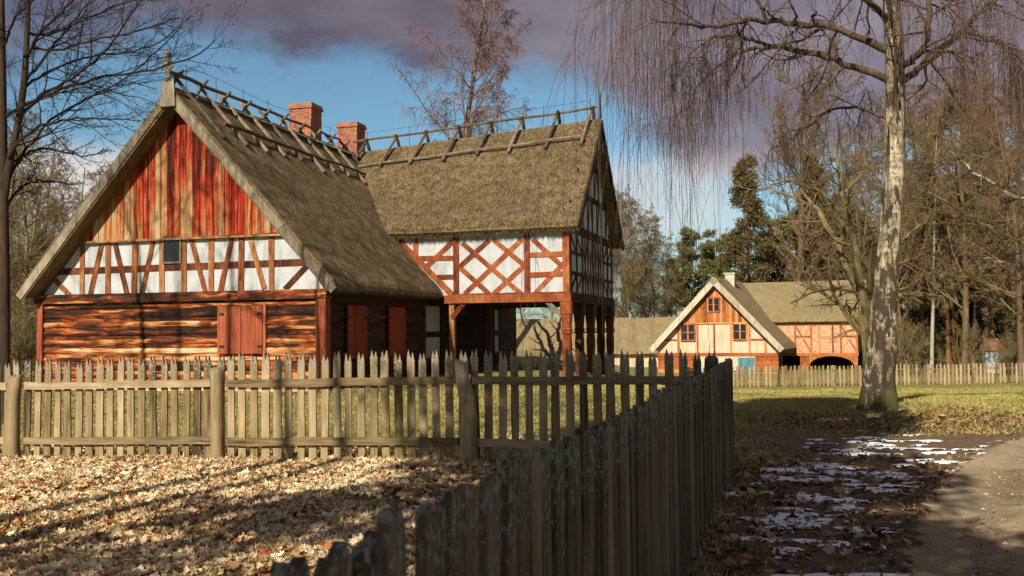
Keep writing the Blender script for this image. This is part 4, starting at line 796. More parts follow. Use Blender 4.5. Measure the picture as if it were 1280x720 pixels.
def build_barn():
    Y = 78; A = at(628, 399, Y); B = at(845, 399, Y); z = float(ground_z(B[0], B[1])); H = empty('barn', (A[0], Y, z)); tag(H, 'long low thatched barn far behind the arcade, between the two farmhouses', 'barn')
    L = B[0]-A[0]; zr = A[2]-z; ze = at(800, 441, Y-4)[2]-z
    R = join_np([thatch([(0, 0, zr), (L, 0, zr), (L+.3, -4, ze), (-.3, -4, ze)], 16, 40, .3, 2500, .05, 6.1), thatch([(L, 0, zr), (0, 0, zr), (-.3, 4, ze), (L+.3, 4, ze)], 6, 12, .3, 100, .05, 6.7)])
    link('roof', mesh_np('roof', *R[:3], mat=MAT['thatch_far'], rnd=R[3]), H); w = MB(); w.box((.3, -3.5, -2.4), (L-.3, 3.5, ze+.05)); w.build('wall', MAT['plaster_far'], H)
    g = MB(); g.prism([(.32, -3.4, ze), (.32, 3.4, ze), (.32, 0, zr-.4)], (L-.64, 0, 0)); g.build('gable', MAT['timber_far'], H)
build_barn()
def build_hut():
    Y = 60; O = at(1243, 470, Y); O[2] = float(ground_z(O[0], O[1])); H = empty('garden_hut', O, .2); H.scale = (.5, .5, .72); tag(H, 'tiny pale blue hut with rusty orange roof among the trunks behind the far fence', 'hut')
    w = MB(); w.box((-.9, 0, -.3), (.9, 1.6, 1.9)); w.build('wall', MAT['plaster'], H); p = MB()
    for x in (-.7, -.1, .45): p.box((x, -.03, .9), (x+.35, -.002, 1.75))
    p.build('shutter', MAT['blue_paint'], H); r = MB(); r.prism([(-1.15, -.3, 1.85), (1.15, -.3, 1.85), (.75, .8, 2.75), (-.75, .8, 2.75)], (0, .06, .08)); r.prism([(-1.15, 1.9, 1.85), (1.15, 1.9, 1.85), (.75, .87, 2.75), (-.75, .87, 2.75)], (0, .06, .08)); r.build('roof', MAT['brick'], H)
build_hut()
# ------------------------------------------------------------------ trees
def norm(a): return a/np.maximum(np.linalg.norm(a, axis=-1, keepdims=True), 1e-9)
def grow(s, d, ln, r, k, wig, trop, tip=.25, tgrow=0.):
    B = len(s); P = np.zeros((B, k+1, 3)); R = np.zeros((B, k+1)); P[:, 0] = s; d = norm(d); p = s.copy(); tr = np.array(trop, float)
    for i in range(k):
        d = norm(d+RNG.normal(0, wig, (B, 3))+tr*(1+tgrow*i)); p = p+d*(ln/k)[:, None]; P[:, i+1] = p
    t = np.linspace(0, 1, k+1); R = r[:, None]*(1-(1-tip)*t[None]); return P, R
def tubes(P, R, sides, rnd=None):
    B, K, _ = P.shape; T = np.empty_like(P); T[:, 1:-1] = P[:, 2:]-P[:, :-2]; T[:, 0] = P[:, 1]-P[:, 0]; T[:, -1] = P[:, -1]-P[:, -2]; T = norm(T)
    ref = np.where(np.abs(T[..., 2:3]) > .9, np.array([1., 0, 0]), np.array([0, 0, 1.])); e1 = norm(np.cross(T, ref)); e2 = np.cross(T, e1)
    a = 2*np.pi*np.arange(sides)/sides; V = P[:, :, None]+(e1[:, :, None]*np.cos(a)[:, None]+e2[:, :, None]*np.sin(a)[:, None])*R[:, :, None, None]
    b, k, s = np.meshgrid(np.arange(B), np.arange(K-1), np.arange(sides), indexing='ij'); f = lambda b, k, s: (b*K+k)*sides+s % sides
    Q = np.stack([f(b, k, s), f(b, k, s+1), f(b, k+1, s+1), f(b, k+1, s)], -1).reshape(-1, 4); return V.reshape(-1, 3), Q
def kids(P, R, n, t0, t1, ang, asd, lr, rr, lens, taper=.6, up=0., rmin=.002):
    B, K, _ = P.shape; idx = np.repeat(np.arange(B), n); t = (t0+(t1-t0)*((np.tile(np.arange(n), B)+RNG.random(B*n))/n)); f = t*(K-1); i = np.minimum(f.astype(int), K-2); w = (f-i)[:, None]
    s = P[idx, i]*(1-w)+P[idx, i+1]*w; tan = norm(P[idx, i+1]-P[idx, i]); r0 = R[idx, i]*(1-w[:, 0])+R[idx, i+1]*w[:, 0]
    pr = norm(np.cross(tan, RNG.normal(0, 1, (B*n, 3)))); a = np.radians(RNG.normal(ang, asd, B*n)); d = tan*np.cos(a)[:, None]+pr*np.sin(a)[:, None]; d[:, 2] += up
    L = lens[idx]*lr*(1-taper*(t-t0)/max(t1-t0, 1e-6))*RNG.uniform(.6, 1.25, B*n); return s, norm(d), L, np.maximum(r0*rr, rmin)
def poly_resample(pts_, rads, k):
    p = np.array(pts_, float); d = np.concatenate([[0], np.cumsum(np.linalg.norm(np.diff(p, axis=0), axis=1))]); t = np.linspace(0, d[-1], k+1)
    q = np.stack([np.interp(t, d, p[:, i]) for i in range(3)], 1); r = np.interp(t, d, rads)
    kk = np.array([.25, .5, .25]); 
    for _ in range(2):
        for i in range(3): q[1:-1, i] = np.convolve(q[:, i], kk, 'valid')
    return q[None], r[None], np.array([d[-1]])
def cat_tubes(L):
    V = []; Q = []; b = 0
    for P, R, s in L: v, q = tubes(P, R, s); V.append(v); Q.append(q+b); b += len(v)
    return np.concatenate(V), np.concatenate(Q)
def crown_levels(P, R, lens, levels):
    out = []
    for lv in levels:
        s, d, L, r = kids(P, R, lv['n'], lv.get('t0', .2), lv.get('t1', 1), lv['ang'], lv.get('asd', 12), lv['lr'], lv['rr'], lens, lv.get('taper', .6), lv.get('up', 0), lv.get('rmin', .003))
        P, R = grow(s, d, L, r, lv.get('k', 4), lv.get('wig', .12), lv.get('trop', (0, 0, .02)), lv.get('tip', .3), lv.get('tg', 0)); lens = L; out.append((P, R, lv.get('s', 3)))
    return out
def tree_mesh(name, H, r, levels, mt, mc, lean=.02, k=10, tip=.15, wig=.03, trunk_frac=1., sides=9, stems=1):
    s = np.zeros((stems, 3)); d = np.tile([[0, 0, 1.]], (stems, 1))+(RNG.normal(0, lean, (stems, 3)) if stems == 1 else RNG.normal(0, .28, (stems, 3))); s[:, 2] = -.3
    if stems > 1: s[:, :2] = RNG.normal(0, .25, (stems, 2))
    ln = np.full(stems, H*trunk_frac)*(1 if stems == 1 else RNG.uniform(.6, 1, stems)); P, R = grow(s, d, ln, np.full(stems, r), k, wig, (0, 0, .01), tip); R[:, 0] *= 1.3
    tv, tq = tubes(P, R, sides); trunk = mesh_np(name+'_trunk', tv, tq, mat=mt, smooth=True)
    V, Q = cat_tubes(crown_levels(P, R, ln, levels)); crown = mesh_np(name+'_crown', V, Q, mat=mc, smooth=False); return trunk, crown
def plant(name, loc, meshes, label, group=None, rot=None, sc=1., parts=('trunk', 'crown'), cat='tree', zs=None):
    t = empty(name, loc); t.rotation_euler[2] = random.uniform(0, 6.28) if rot is None else rot; t.scale = (sc, sc, zs or sc); tag(t, label, cat, group)
    for n, m in zip(parts, meshes): link(n, m, t)
    return t
# -- the big weeping birch by the track
def build_birch():
    Y = 19.3; base = gr(1097, 511); Y = base[1]; T = empty('birch_tree', base); tag(T, 'big weeping birch with rugged pale trunk standing on the lawn by the track', 'tree'); mpp = Y/FPX
    L = lambda p: at(p[0], p[1], Y+(p[2] if len(p) > 2 else 0))-base
    tp = [(1096, 522), (1097, 508), (1099.5, 470), (1103, 420), (1108, 350), (1114, 270), (1118, 200), (1119, 130), (1118, 60), (1114, 0), (1112, -90), (1108, -200), (1100, -330)]; tr = [30, 23, 18.5, 17, 15, 13.5, 12.8, 12.5, 12, 11, 8.5, 5.5, 2]
    P, R, ln = poly_resample([L(p) for p in tp], [q*mpp for q in [v*.94 for v in tr]], 60); n = 28; K = P.shape[1]; v, q = tubes(P, R, n)
    v = v.reshape(K, n, 3); c = P[0][:, None]; ph = np.arange(n)/n*2*np.pi
    for k in range(K):
        z = P[0, k, 2]; am = .05+.10*np.exp(-max(z, 0)/.6); f = 1+am*np.sin(5*ph+z*.6)+.03*np.sin(9*ph+z*2.1)+np.array([.10*mnoise.noise(Vector((math.cos(a)*2, math.sin(a)*2, z*2.5))) for a in ph]); v[k] = c[k]+(v[k]-c[k])*f[:, None]
    link('trunk', mesh_np('birch_trunk', v.reshape(-1, 3), q, mat=MAT['birch'], smooth=True), T)
    limbs = [([(1113, 64), (1075, 46), (1031, 31), (980, 27), (930, 25, -.6), (892, 33, -1), (850, 30, -1.4), (815, 24, -1.6)], [7, 5.5, 5, 4.4, 3.6, 2.8, 2, 1.2]), ([(1112, 101), (1070, 84), (1035, 71), (990, 62, .4), (964, 57, .6), (926, 63, 1), (900, 80, 1.2), (871, 105, 1.4), (862, 140, 1.5)], [6.5, 5.3, 4.8, 4.2, 3.6, 3, 2.2, 1.6, .9]), ([(964, 57, .6), (921, 43, .2), (892, 46), (866, 63, -.2), (848, 95, -.3)], [3, 2.6, 2.2, 1.5, .8]),
             ([(1126, 102), (1144, 90, .3), (1165, 74, .6), (1200, 38, 1), (1229, 12, 1.3), (1270, -20, 1.6)], [6.5, 5.5, 4.8, 4.2, 3.2, 2]), ([(1127, 82), (1146, 72, -.4), (1158, 55, -.6), (1162, 17, -.8), (1166, -40, -1), (1180, -110, -1.2)], [6, 5.5, 5, 4.2, 3.2, 1.5]), ([(1200, 40, 1), (1225, 44, .9), (1246, 54, .7), (1280, 78, .5), (1310, 120, .4)], [3, 2.6, 2.2, 1.6, .8]),
             ([(1110, 24), (1095, 8, -.5), (1077, -4, -.9), (1040, -40, -1.6), (990, -62, -2.2), (930, -60, -2.8)], [5, 4, 3.4, 2.8, 2, 1]), ([(1112, -50), (1060, -95, .6), (980, -125, 1), (900, -118, 1), (830, -82, .8), (800, -40, .6), (785, 5, .4)], [6, 5, 4.4, 3.6, 2.8, 1.8, 1]), ([(1112, -80), (1040, -140, -1), (950, -160, -2), (870, -140, -2.6), (825, -90, -3), (805, -40, -3.2)], [5, 4.4, 3.8, 3, 2, 1]),
             ([(1113, -20), (1160, -70, 1.2), (1220, -100, 2), (1290, -90, 2.6), (1340, -40, 3)], [5, 4.2, 3.4, 2.4, 1]), ([(1112, -110), (1180, -170, -1), (1250, -180, -2), (1320, -130, -2.4)], [4.5, 3.8, 3, 1.5]), ([(1113, 30, .1), (1085, 0, 1), (1060, -50, 2.2), (1020, -90, 3.2), (960, -90, 4)], [4.5, 3.8, 3.2, 2.4, 1]), ([(1114, 150), (1070, 132, .8), (1035, 138, 1.3), (1000, 165, 1.6), (960, 190, 1.8)], [3.2, 2.4, 2, 1.4, .7])]
    crown = []; strands_src = []
    for i, (pp, rr) in enumerate(limbs):
        k = 26; P, R, ln = poly_resample([L(p) for p in pp], [q*mpp*.82 for q in rr], k); P[0, 1:-1] += RNG.normal(0, .018, (k-1, 3)); crown.append((P, R, 8))
        sub = crown_levels(P, R, ln, [dict(n=17, t0=.15, t1=1, ang=58, asd=16, lr=.30, rr=.48, k=6, wig=.20, trop=(0, 0, -.02), taper=.3, rmin=.006, s=4, tip=.4), dict(n=6, t0=.2, t1=1, ang=48, asd=16, lr=.5, rr=.6, k=5, wig=.22, trop=(0, 0, -.10), rmin=.004, s=3, taper=.4, tip=.5)])
        crown += sub
        left = pp[-1][0] < 960; strands_src.append((P, R, ln, 60, left, i)); strands_src.append((sub[0][0], sub[0][1], np.full(len(sub[0][0]), 1.), 9, left, i)); strands_src.append((sub[1][0], sub[1][1], np.full(len(sub[1][0]), 1.), 3, left, i))
    V, Q = cat_tubes(crown); link('branches', mesh_np('birch_branches', V, Q, mat=MAT['bark_limb'], smooth=True), T)
    hang = []
    for P, R, ln, n, left, i in strands_src:
        s, d, L_, r = kids(P, R, n, .3, 1, 60, 15, 1, .5, np.ones(len(P)), 0); wx = (s+base); px = 640+wx[:, 0]/wx[:, 1]*FPX
        far = np.clip((960-px)/160, 0, 1); leng = (RNG.gamma(2.0, .22, len(s))+.2)*(1+2.6*far)*np.clip(1+.9*np.sin(px*.11)*far, .45, 2)
        if not left: leng *= 1+.9*(px > 1130)
        clump = np.sin(px*.17+i)+.8*np.sin(px*.071+1+2*i); keep = (RNG.random(len(s)) < (.26+.62*far+.35*(px > 1130))*np.clip(.7+.55*clump, .12, 1.3))&(px > 752+RNG.normal(0, 12, len(s))); s, d, leng = s[keep], d[keep], leng[keep]
        d[:, 2] -= .2; Pn, Rn = grow(s, d, leng, np.full(len(s), .0046), 10, .05, (.0, 0, -.42), .55, .5); hang.append((Pn, Rn, 3))
        tw = crown_levels(Pn, Rn, leng, [dict(n=3, t0=.1, t1=.9, ang=30, asd=10, lr=.28, rr=.8, k=4, wig=.05, trop=(0, 0, -.3), rmin=.003, s=3, tip=.7, taper=.3)]); hang += tw
    V, Q = cat_tubes(hang); link('hanging_twigs', mesh_np('birch_hanging_twigs', V, Q, mat=MAT['twig_weep']), T)
build_birch()
# -- dark bare tree at the left, in front of the gable
def build_left_tree():
    Y = 18.; base = at(6, 470, Y); base[2] = float(ground_z(base[0], base[1])); T = empty('bare_tree', base); tag(T, 'dark bare tree at the left edge with long branches reaching before the red gable', 'tree'); mpp = Y/FPX
    L = lambda p: at(p[0], p[1], Y+(p[2] if len(p) > 2 else 0))-base
    P1 = poly_resample([[0, 0, -.3]]+[L(p) for p in ((6, 450), (6, 330), (4, 220), (3, 120), (1, 0), (-4, -110), (-10, -230))], [q*mpp for q in (8, 6.5, 6, 5.5, 5, 4.5, 3, 1)], 30); P2 = poly_resample([L(p) for p in ((5, 250), (11, 205), (22, 160), (31, 100), (34, 40), (36, -30), (45, -120), (50, -200))], [q*mpp for q in (5, 4.8, 4.4, 4, 3.4, 2.8, 1.8, .8)], 30)
    V, Q = cat_tubes([(P1[0], P1[1], 12), (P2[0], P2[1], 10)]); link('trunk', mesh_np('left_tree_trunk', V, Q, mat=MAT['bark_dark'], smooth=True), T)
    br = [[(10, 205), (25, 172, -.2), (55, 157, -.5), (95, 146, -.8), (135, 149, -1), (175, 152, -1.2)], [(8, 235), (20, 200, .3), (47, 170, .5), (71, 142, .7), (99, 130, .8), (130, 112, 1), (165, 93, 1.1), (203, 59, 1.2), (222, 38, 1.2)], [(20, 150), (47, 123, .2), (90, 107, 0), (132, 95, -.2), (170, 90, -.4), (208, 84, -.6), (250, 68, -.8), (269, 50, -1)],
          [(7, 145), (35, 128, -.3), (71, 108, -.6), (113, 82, -1), (135, 60, -1.2), (153, 35, -1.4), (168, 12, -1.5), (182, -8, -1.6)], [(31, 105), (42, 85, .4), (64, 61, .7), (88, 32, 1), (113, 0, 1.3), (130, -30, 1.6)], [(33, 70), (50, 40, -.4), (78, 14, -.8), (100, -8, -1), (140, -40, -1.3)], [(12, 205), (35, 190, .3), (62, 185, .5), (90, 192, .6), (112, 198, .7), (130, 185, .8)], [(34, 40), (60, 45, .6), (95, 30, 1.2), (140, 8, 1.7), (190, -5, 2)], [(30, 110), (60, 88, .8), (105, 70, 1.4), (150, 68, 1.8), (200, 55, 2.2), (228, 30, 2.3)], [(36, -10), (70, -50, -.5), (120, -90, -1)], [(4, 100), (-20, 60, 1), (-60, 20, 2)], [(3, 60), (20, 20, -1.2), (60, -20, -2)], [(5, 180), (-30, 140, .5), (-70, 110, .8)], [(33, 60), (70, 62, -.2), (120, 50, -.4), (175, 38, -.6), (225, 22, -.8)], [(6, 260), (30, 230, .4), (60, 225, .6), (95, 232, .8)]]
    cr_ = []
    for i, pp in enumerate(br):
        n = 20; r0 = 2.3 if i < 6 else 1.9; P, R, ln = poly_resample([L(p) for p in pp], list(np.linspace(r0, .65, len(pp))*mpp), n); P[0, 1:-1] += RNG.normal(0, .014, (n-1, 3)); cr_.append((P, R, 6))
        cr_ += crown_levels(P, R, ln, [dict(n=14, t0=.10, t1=1, ang=38, asd=11, lr=.40, rr=.5, k=6, wig=.10, trop=(0, 0, .03), taper=.5, rmin=.0055, s=4), dict(n=8, t0=.12, t1=1, ang=42, asd=13, lr=.42, rr=.6, k=5, wig=.14, trop=(0, 0, .04), rmin=.0042, s=3), dict(n=5, t0=.2, t1=1, ang=44, asd=14, lr=.5, rr=.7, k=3, wig=.16, trop=(0, 0, .03), rmin=.0034, s=3)])
    V, Q = cat_tubes(cr_); link('branches', mesh_np('left_tree_branches', V, Q, mat=MAT['twig_dark']), T)
build_left_tree()
# -- prototypes
LV_ROUND = [dict(n=34, t0=.16, t1=.98, ang=42, asd=9, lr=.5, rr=.42, k=7, wig=.06, trop=(0, 0, .10), taper=.55, s=6), dict(n=11, t0=.15, t1=1, ang=36, asd=9, lr=.45, rr=.5, k=5, wig=.10, trop=(0, 0, .05), s=4, rmin=.026), dict(n=8, t0=.15, t1=1, ang=38, asd=12, lr=.45, rr=.5, k=4, wig=.12, trop=(0, 0, .04), s=3, rmin=.019), dict(n=7, t0=.1, t1=1, ang=36, asd=12, lr=.55, rr=.6, k=3, wig=.12, trop=(0, 0, .02), s=3, rmin=.015)]
LV_WOOD = [dict(n=26, t0=.18, t1=.98, ang=56, asd=14, lr=.34, rr=.42, k=6, wig=.13, trop=(0, 0, .06), taper=.45, s=5), dict(n=9, t0=.15, t1=1, ang=45, asd=12, lr=.48, rr=.5, k=5, wig=.16, trop=(0, 0, .03), s=4, rmin=.020), dict(n=7, t0=.1, t1=1, ang=44, asd=14, lr=.48, rr=.55, k=4, wig=.16, trop=(0, 0, .02), s=3, rmin=.015), dict(n=7, t0=.1, t1=1, ang=42, asd=14, lr=.55, rr=.6, k=3, wig=.16, trop=(0, 0, .0), s=3, rmin=.014)]
LV_BIRCH = [dict(n=44, t0=.25, t1=.98, ang=38, asd=9, lr=.24, rr=.4, k=7, wig=.08, trop=(0, 0, .03), taper=.5, s=5), dict(n=9, t0=.25, t1=1, ang=48, asd=12, lr=.42, rr=.5, k=5, wig=.14, trop=(0, 0, -.08), s=3, rmin=.016), dict(n=10, t0=.15, t1=1, ang=50, asd=15, lr=.75, rr=.6, k=6, wig=.07, trop=(0, 0, -.30), s=3, rmin=.014, tg=.2), dict(n=5, t0=.1, t1=.9, ang=28, asd=10, lr=.5, rr=.8, k=3, wig=.07, trop=(0, 0, -.2), s=3, rmin=.011)]
LV_BUSH = [dict(n=9, t0=.12, t1=1, ang=40, asd=14, lr=.55, rr=.6, k=6, wig=.15, trop=(0, 0, .04), taper=.4, s=4), dict(n=8, t0=.1, t1=1, ang=42, asd=14, lr=.5, rr=.6, k=4, wig=.18, trop=(0, 0, .03), s=3, rmin=.011), dict(n=8, t0=.1, t1=1, ang=42, asd=14, lr=.5, rr=.7, k=3, wig=.18, s=3, rmin=.009)]
def needle_mesh(name, H, spread, n_br, t0, mat, bark, ang=85, clump=1., droop=-.03, per=190, r=.2, size=.16, tops=.35):
    s = np.zeros((1, 3)); s[:, 2] = -.3; P, R = grow(s, np.array([[0, 0, 1.]]), np.array([H]), np.array([r]), 12, .015, (0, 0, .02), .12); tv, tq = tubes(P, R, 8)
    b = kids(P, R, n_br, t0, .99, ang, 10, spread/H, .35, np.array([H]), 1-tops); BP, BR = grow(b[0], b[1], b[2], b[3], 6, .08, (0, 0, droop), .2, .2); sub = kids(BP, BR, 5, .35, 1, 50, 15, .4, .6, b[2]); SP, SR = grow(sub[0], sub[1], sub[2], sub[3], 3, .12, (0, 0, .04), .3)
    v, q = cat_tubes([(P, R, 8), (BP, BR, 4), (SP, SR, 3)]); trunk = mesh_np(name+'_trunk', v, q, mat=bark, smooth=True)
    A = np.concatenate([BP[:, 2:].reshape(-1, 3), SP[:, 1:].reshape(-1, 3)]); w = RNG.integers(0, len(A), per*n_br); ctr = A[w]+RNG.normal(0, .15*clump, (len(w), 3)); d = norm(RNG.normal(0, 1, (len(w), 3))+np.array([0, 0, .35])); sd = norm(np.cross(d, RNG.normal(0, 1, (len(w), 3)))); L = RNG.uniform(.5, 1.2, len(w))[:, None]*size
    V = np.stack([ctr-sd*L*.22, ctr+sd*L*.22, ctr+d*L], 1).reshape(-1, 3); rr = np.repeat(np.clip(.5+RNG.normal(0, .22, len(w)), 0, 1), 3); crown = mesh_np(name+'_crown', V, tris=np.arange(len(V)).reshape(-1, 3), mat=mat, rnd=rr); return trunk, crown
ROUND = tree_mesh('round', 22, .42, LV_ROUND, MAT['bark_brown'], MAT['twig_brown'], k=12, tip=.08, lean=.004, wig=.015)
WOODS = [tree_mesh('wood%d' % i, 21, .26, LV_WOOD, MAT['bark_brown'], MAT['twig_brown'], k=12, lean=.05, wig=.04) for i in range(3)]
OLIVE = [tree_mesh('olive%d' % i, 12, .16, [dict(q, rmin=q.get('rmin', .01)*.6) for q in LV_WOOD], MAT['bark_olive'], MAT['twig_olive'], k=10, lean=.06, wig=.05) for i in range(2)]
FBIRCH = tree_mesh('far_birch', 27, .3, LV_BIRCH, MAT['birch'], MAT['twig_red'], k=14, lean=.03)
TBIRCH = tree_mesh('thin_birch', 19, .15, LV_BIRCH, MAT['bark_pale'], MAT['twig_olive'], k=12, lean=.03)
BUSH = [tree_mesh('bush%d' % i, 4.2, .05, LV_BUSH, MAT['bark_olive'], MAT['twig_olive'], k=7, stems=7, wig=.09, sides=5) for i in range(2)]
PINE = needle_mesh('pine', 15, 3.0, 46, .42, MAT['needle_olive'], MAT['bark_pine'], ang=72, per=600, r=.2, size=.27, tops=.5)
SPRUCE = needle_mesh('spruce', 17, 3.3, 95, .10, MAT['needle_rust'], MAT['bark_brown'], ang=94, per=330, r=.22, size=.25, tops=.16, clump=1.4)
DSPRUCE = needle_mesh('dark_spruce', 14, 3.4, 80, .04, MAT['needle_dark'], MAT['bark_brown'], ang=98, per=260, r=.2, size=.32, tops=.12)
def gp(px, Y, dz=0): p = at(px, 420, Y); return (p[0], Y, float(ground_z(p[0], Y))+dz)
# -- behind the near house
plant('birch_tree', gp(566, 66), FBIRCH, 'tall birch with drooping reddish twigs rising behind the farmhouse wing roof', sc=1.06, rot=.6)
plant('birch_tree', gp(632, 80), FBIRCH, 'lone birch top just showing over the wing ridge right of the tall birch', sc=.64, rot=2.6)
# -- centre background
plant('lime_tree', gp(1000, 84), ROUND, 'huge round-crowned bare tree behind the small distant farmhouse', sc=1.12, rot=1.0)
plant('spruce_tree', gp(938, 80), SPRUCE, 'rusty brown conifer standing left under the huge round-crowned tree', sc=1.0, rot=1)
plant('spruce_tree', gp(1020, 88), SPRUCE, 'rusty brown conifer standing right under the huge round-crowned tree', sc=1.08, rot=3)
for i, (px, Y, s) in enumerate(((868, 96, .84), (894, 104, .80), (846, 110, .72), (962, 92, .8), (985, 100, .95), (1062, 92, .95), (1045, 104, 1.05), (915, 110, .9))): plant('pine_tree', gp(px, Y), PINE, 'olive green pine in the wood behind the small distant farmhouse', 'pines behind the distant farmhouse', sc=s)
for i, (px, Y, s) in enumerate(((792, 84, .78), (806, 90, .68), (822, 88, .72), (778, 96, .8), (842, 94, .62), (762, 92, .7))): plant('birch_tree', gp(px, Y), TBIRCH, 'slender pale-stemmed tree behind the low barn', 'slender trees behind the barn', sc=s, zs=s*1.0)
for i, (px, Y, s) in enumerate(((785, 100, 1.0), (812, 104, .95), (740, 98, .9), (835, 100, .85), (690, 100, .8), (655, 98, .8), (800, 86, .7))): plant('bare_tree', gp(px, Y), OLIVE[i % 2], 'yellowish twiggy tree in the thicket behind the low barn', 'thicket behind the barn', sc=s)
# -- the wood at the right
WL = 'bare brown tree in the dense wood behind the far fence at the right'; WG = 'bare trees of the wood at the right'
for i, (px, Y, s) in enumerate(((1075, 78, .82), (1098, 90, .95), (1122, 72, .80), (1140, 84, .95), (1152, 66, .72), (1178, 78, .9), (1196, 70, .85), (1212, 90, 1.05), (1230, 68, .86), (1252, 78, .98), (1268, 64, .85), (1290, 74, .98), (1312, 66, .9), (1110, 102, 1.08), (1162, 100, 1.1), (1240, 100, 1.15), (1290, 96, 1.15), (1340, 84, 1.1), (1055, 98, .9), (1365, 72, 1.0), (1130, 60, .78), (1205, 58, .86), (1275, 56, .8), (1148, 76, 1.0), (1222, 80, 1.1), (1304, 82, 1.1), (1185, 90, 1.2), (1085, 70, .7))): plant('bare_tree', gp(px, Y), WOODS[i % 3], WL, WG, sc=s)
plant('birch_tree', gp(1163, 60), TBIRCH, 'thin white-stemmed birch upright behind the far fence right of the big birch', sc=.84)
plant('birch_tree', gp(1214, 66), TBIRCH, 'second thin white-stemmed birch deeper in the wood left of the blue hut', sc=.8)
for i, (px, Y, s) in enumerate(((1120, 82, .72), (1150, 92, .75), (1176, 84, .62), (1200, 96, .8), (1226, 86, .68), (1262, 92, .82), (1295, 82, .8), (1092, 96, .75), (1320, 92, .9), (1112, 66, .42), (1142, 70, .4), (1168, 68, .36), (1198, 72, .44), (1222, 70, .36), (1262, 68, .42), (1288, 72, .46))): plant('spruce_tree', gp(px, Y), DSPRUCE, 'dark spruce in the right-hand wood, the small ones added to darken its foot', 'dark spruces in the right-hand wood', sc=s)  # small nearer spruces added as darkness under the trees
for i, (px, Y, s) in enumerate(((1185, 62, .78), (1192, 64, .7), (1240, 72, .8))): plant('pine_tree', gp(px, Y), PINE, 'reddish-stemmed pine among the bare trunks of the right-hand wood', 'pines in the right-hand wood', sc=s)
for i, (px, Y, s) in enumerate(((1130, 58, .9), (1170, 64, 1.0), (1205, 58, .8), (1255, 57, .7), (1285, 58, 1), (1105, 62, 1.0))): plant('bush', gp(px, Y), BUSH[i % 2], 'twiggy leafless bush along the back of the far fence', 'bushes behind the far fence', sc=s, parts=('stems', 'crown'), cat='bush')
# -- left background
for i, (px, Y, s) in enumerate(((18, 44, .78), (62, 50, .72), (-20, 40, .85), (40, 62, .95), (84, 66, .85), (8, 56, .9), (104, 60, .62), (-40, 52, 1.0), (60, 74, 1.0), (120, 78, .8), (30, 40, .8), (5, 46, .95), (75, 58, 1.0), (48, 68, 1.2), (-15, 60, 1.25), (100, 80, 1.15))): plant('bare_tree', gp(px, Y), OLIVE[i % 2], 'mossy bare tree in the scrub left of the farmhouse', 'scrub trees left of the farmhouse', sc=s)
for i, (px, Y, s) in enumerate(((10, 34, .75), (34, 38, .8), (-8, 30, .8), (48, 44, .8), (25, 48, 1.1), (70, 56, 1.1), (-30, 36, 1))): plant('bush', gp(px, Y), BUSH[i % 2], 'tangled olive bush in the scrub left of the farmhouse', 'scrub bushes left of the farmhouse', sc=s, parts=('stems', 'crown'), cat='bush')
# -- low multi-stemmed tree right behind the big birch
def pix_tree(name, label, Y, px0, limbs, mt, mc, levels, mpp=None, sides=8):
    base = at(px0, 480, Y); base[2] = float(ground_z(base[0], base[1])); T = empty(name, base); tag(T, label, 'tree'); mpp = Y/FPX; tr = []; cr_ = []
    for pp, rr in limbs:
        P, R, ln = poly_resample([(at(p[0], p[1], Y+(p[2] if len(p) > 2 else 0))-base) if p[1] is not None else np.array([0, 0, -.3]) for p in pp], [q*mpp for q in rr], 20); P[0, 1:-1] += RNG.normal(0, .03, (19, 3)); tr.append((P, R, sides)); cr_ += crown_levels(P, R, ln, levels)
    V, Q = cat_tubes(tr); link('trunk', mesh_np(name+'_trunk', V, Q, mat=mt, smooth=True), T); V, Q = cat_tubes(cr_); link('crown', mesh_np(name+'_crown', V, Q, mat=mc), T); return T
LVP = [dict(n=12, t0=.25, t1=1, ang=48, asd=14, lr=.34, rr=.5, k=6, wig=.16, trop=(0, 0, .03), taper=.4, s=4, rmin=.012), dict(n=7, t0=.15, t1=1, ang=45, asd=14, lr=.45, rr=.55, k=4, wig=.18, s=3, rmin=.008), dict(n=4, t0=.15, t1=1, ang=45, asd=14, lr=.5, rr=.6, k=3, wig=.18, s=3, rmin=.006)]
pix_tree('bare_tree', 'mossy multi-stemmed bare tree directly behind the big weeping birch', 30., 1086, [([(1086, None), (1086, 440), (1085, 405), (1072, 360), (1056, 322), (1040, 290), (1022, 262, 1), (1000, 235, 1.6)], [10, 9, 8, 6.5, 5.5, 4.5, 3, 1.5]), ([(1085, 405), (1078, 370, -.4), (1072, 330, -.8), (1062, 280, -1), (1050, 230, -1.2), (1046, 180, -1.3)], [6, 5.5, 5, 4, 2.8, 1.2]), ([(1084, 410), (1068, 392, .6), (1048, 376, 1.2), (1020, 362, 2), (992, 352, 2.6)], [4.5, 3.8, 3, 2, 1]), ([(1088, 412), (1100, 380, .5), (1122, 370, 1), (1150, 364, 1.4), (1180, 372, 1.6)], [5, 4, 3.2, 2.2, 1]), ([(1087, 400), (1095, 350, 1), (1115, 310, 1.6), (1150, 280, 2)], [5, 4.2, 3, 1.2]), ([(1062, 280, -1), (1030, 240, -1.6), (985, 225, -2), (940, 240, -2.4)], [2.6, 2, 1.4, .7])], MAT['bark_olive'], MAT['twig_olive'], LVP)
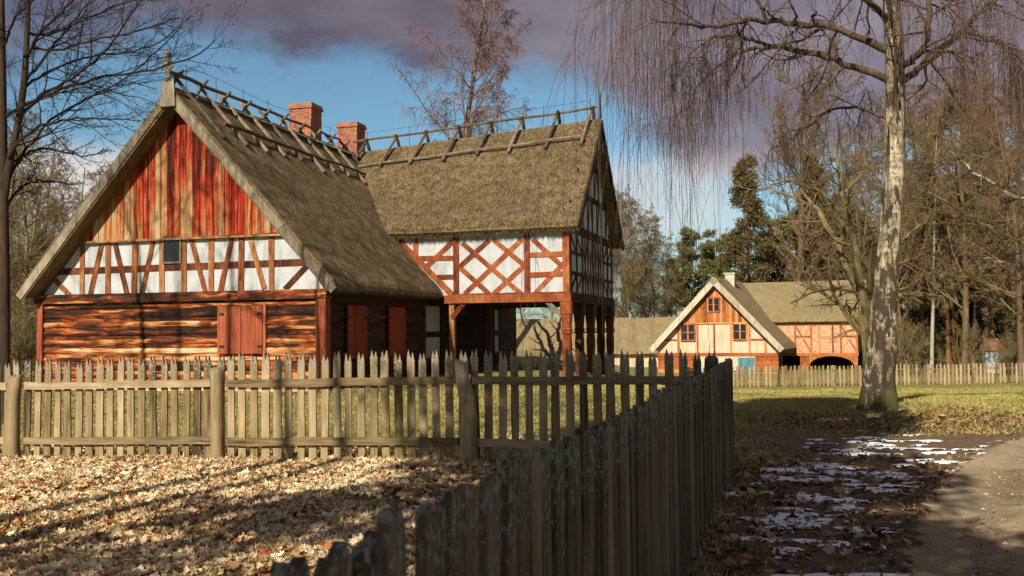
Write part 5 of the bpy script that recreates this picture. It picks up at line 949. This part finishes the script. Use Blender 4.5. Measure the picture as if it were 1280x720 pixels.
pix_tree('bare_tree', 'pale bare tree beyond the right edge, its light branches reaching into the picture', 24., 1345, [([(1345, None), (1345, 420), (1348, 300), (1350, 150), (1350, 0), (1350, -100)], [12, 10, 9, 8, 6, 3]), ([(1347, 360), (1310, 322), (1280, 304), (1235, 286, -.6), (1195, 262, -1), (1160, 240, -1.4)], [4, 3.2, 2.6, 2, 1.4, .7]), ([(1348, 280), (1300, 252), (1262, 240, .5), (1225, 222, 1), (1190, 190, 1.4)], [4, 3, 2.4, 1.6, .8]), ([(1347, 330), (1300, 345), (1262, 330, -.8), (1222, 322, -1.2)], [3, 2.2, 1.5, .7])], MAT['bark_pale'], MAT['twig_brown'], LVP)
pix_tree('bare_tree', 'small twisted tree seen through the open arcade of the farmhouse', 45., 694, [([(694, None), (694, 460), (690, 440), (686, 420), (672, 402)], [4, 3.6, 3.2, 2.4, 1.2]), ([(697, None), (698, 450), (702, 430), (697, 412), (702, 396)], [4, 3.4, 3, 2.4, 1.4]), ([(694, 455), (680, 438), (672, 420), (668, 408)], [3, 2.4, 2, 1.2])], MAT['bark_pale'], MAT['bark_pale'], [dict(n=5, t0=.3, t1=1, ang=45, lr=.4, rr=.5, k=4, wig=.2, s=3, rmin=.012)])
# -- trees behind the viewer that shade the foreground
NB = needle_mesh('near_spruce', 16, 3.9, 120, .33, MAT['needle_dark'], MAT['bark_brown'], ang=98, per=300, r=.24, size=.3, tops=.12)
for (x, y, s, lb) in ((-3.6, -.6, 1.05, 'dark spruce behind the viewer shading the fence corner'), (-3.4, -3.7, .64, 'smaller dark spruce behind the viewer shading the verge')): plant('spruce_tree', (x, y, float(ground_z(x, y))), NB, lb, sc=s)
SH = tree_mesh('shade', 17, .2, [dict(LV_WOOD[0], n=9, t0=.74), dict(LV_WOOD[1], n=6), dict(LV_WOOD[2], n=3)], MAT['bark_dark'], MAT['twig_dark'], k=12, lean=.05)
for (x, y, s, lb) in ((-8.1, -1.5, .95, 'bare tree behind the viewer casting streaks over the leaf litter'), (-9.2, -2.3, 1.0, 'second bare tree behind the viewer casting streaks over the leaf litter'), (-14.5, 13.5, 1.0, 'bare tree left of the picture dappling the thatched roof'), (-17.5, 10, 1.0, 'farther bare tree left of the picture dappling the gable')): plant('bare_tree', (x, y, float(ground_z(x, y))), SH, lb, sc=s)
plant('bare_tree', (-15.2, 18.6, float(ground_z(-15.2, 18.6))), SH, 'tall twiggy bare tree just outside the left edge shading the thatch', sc=.82)
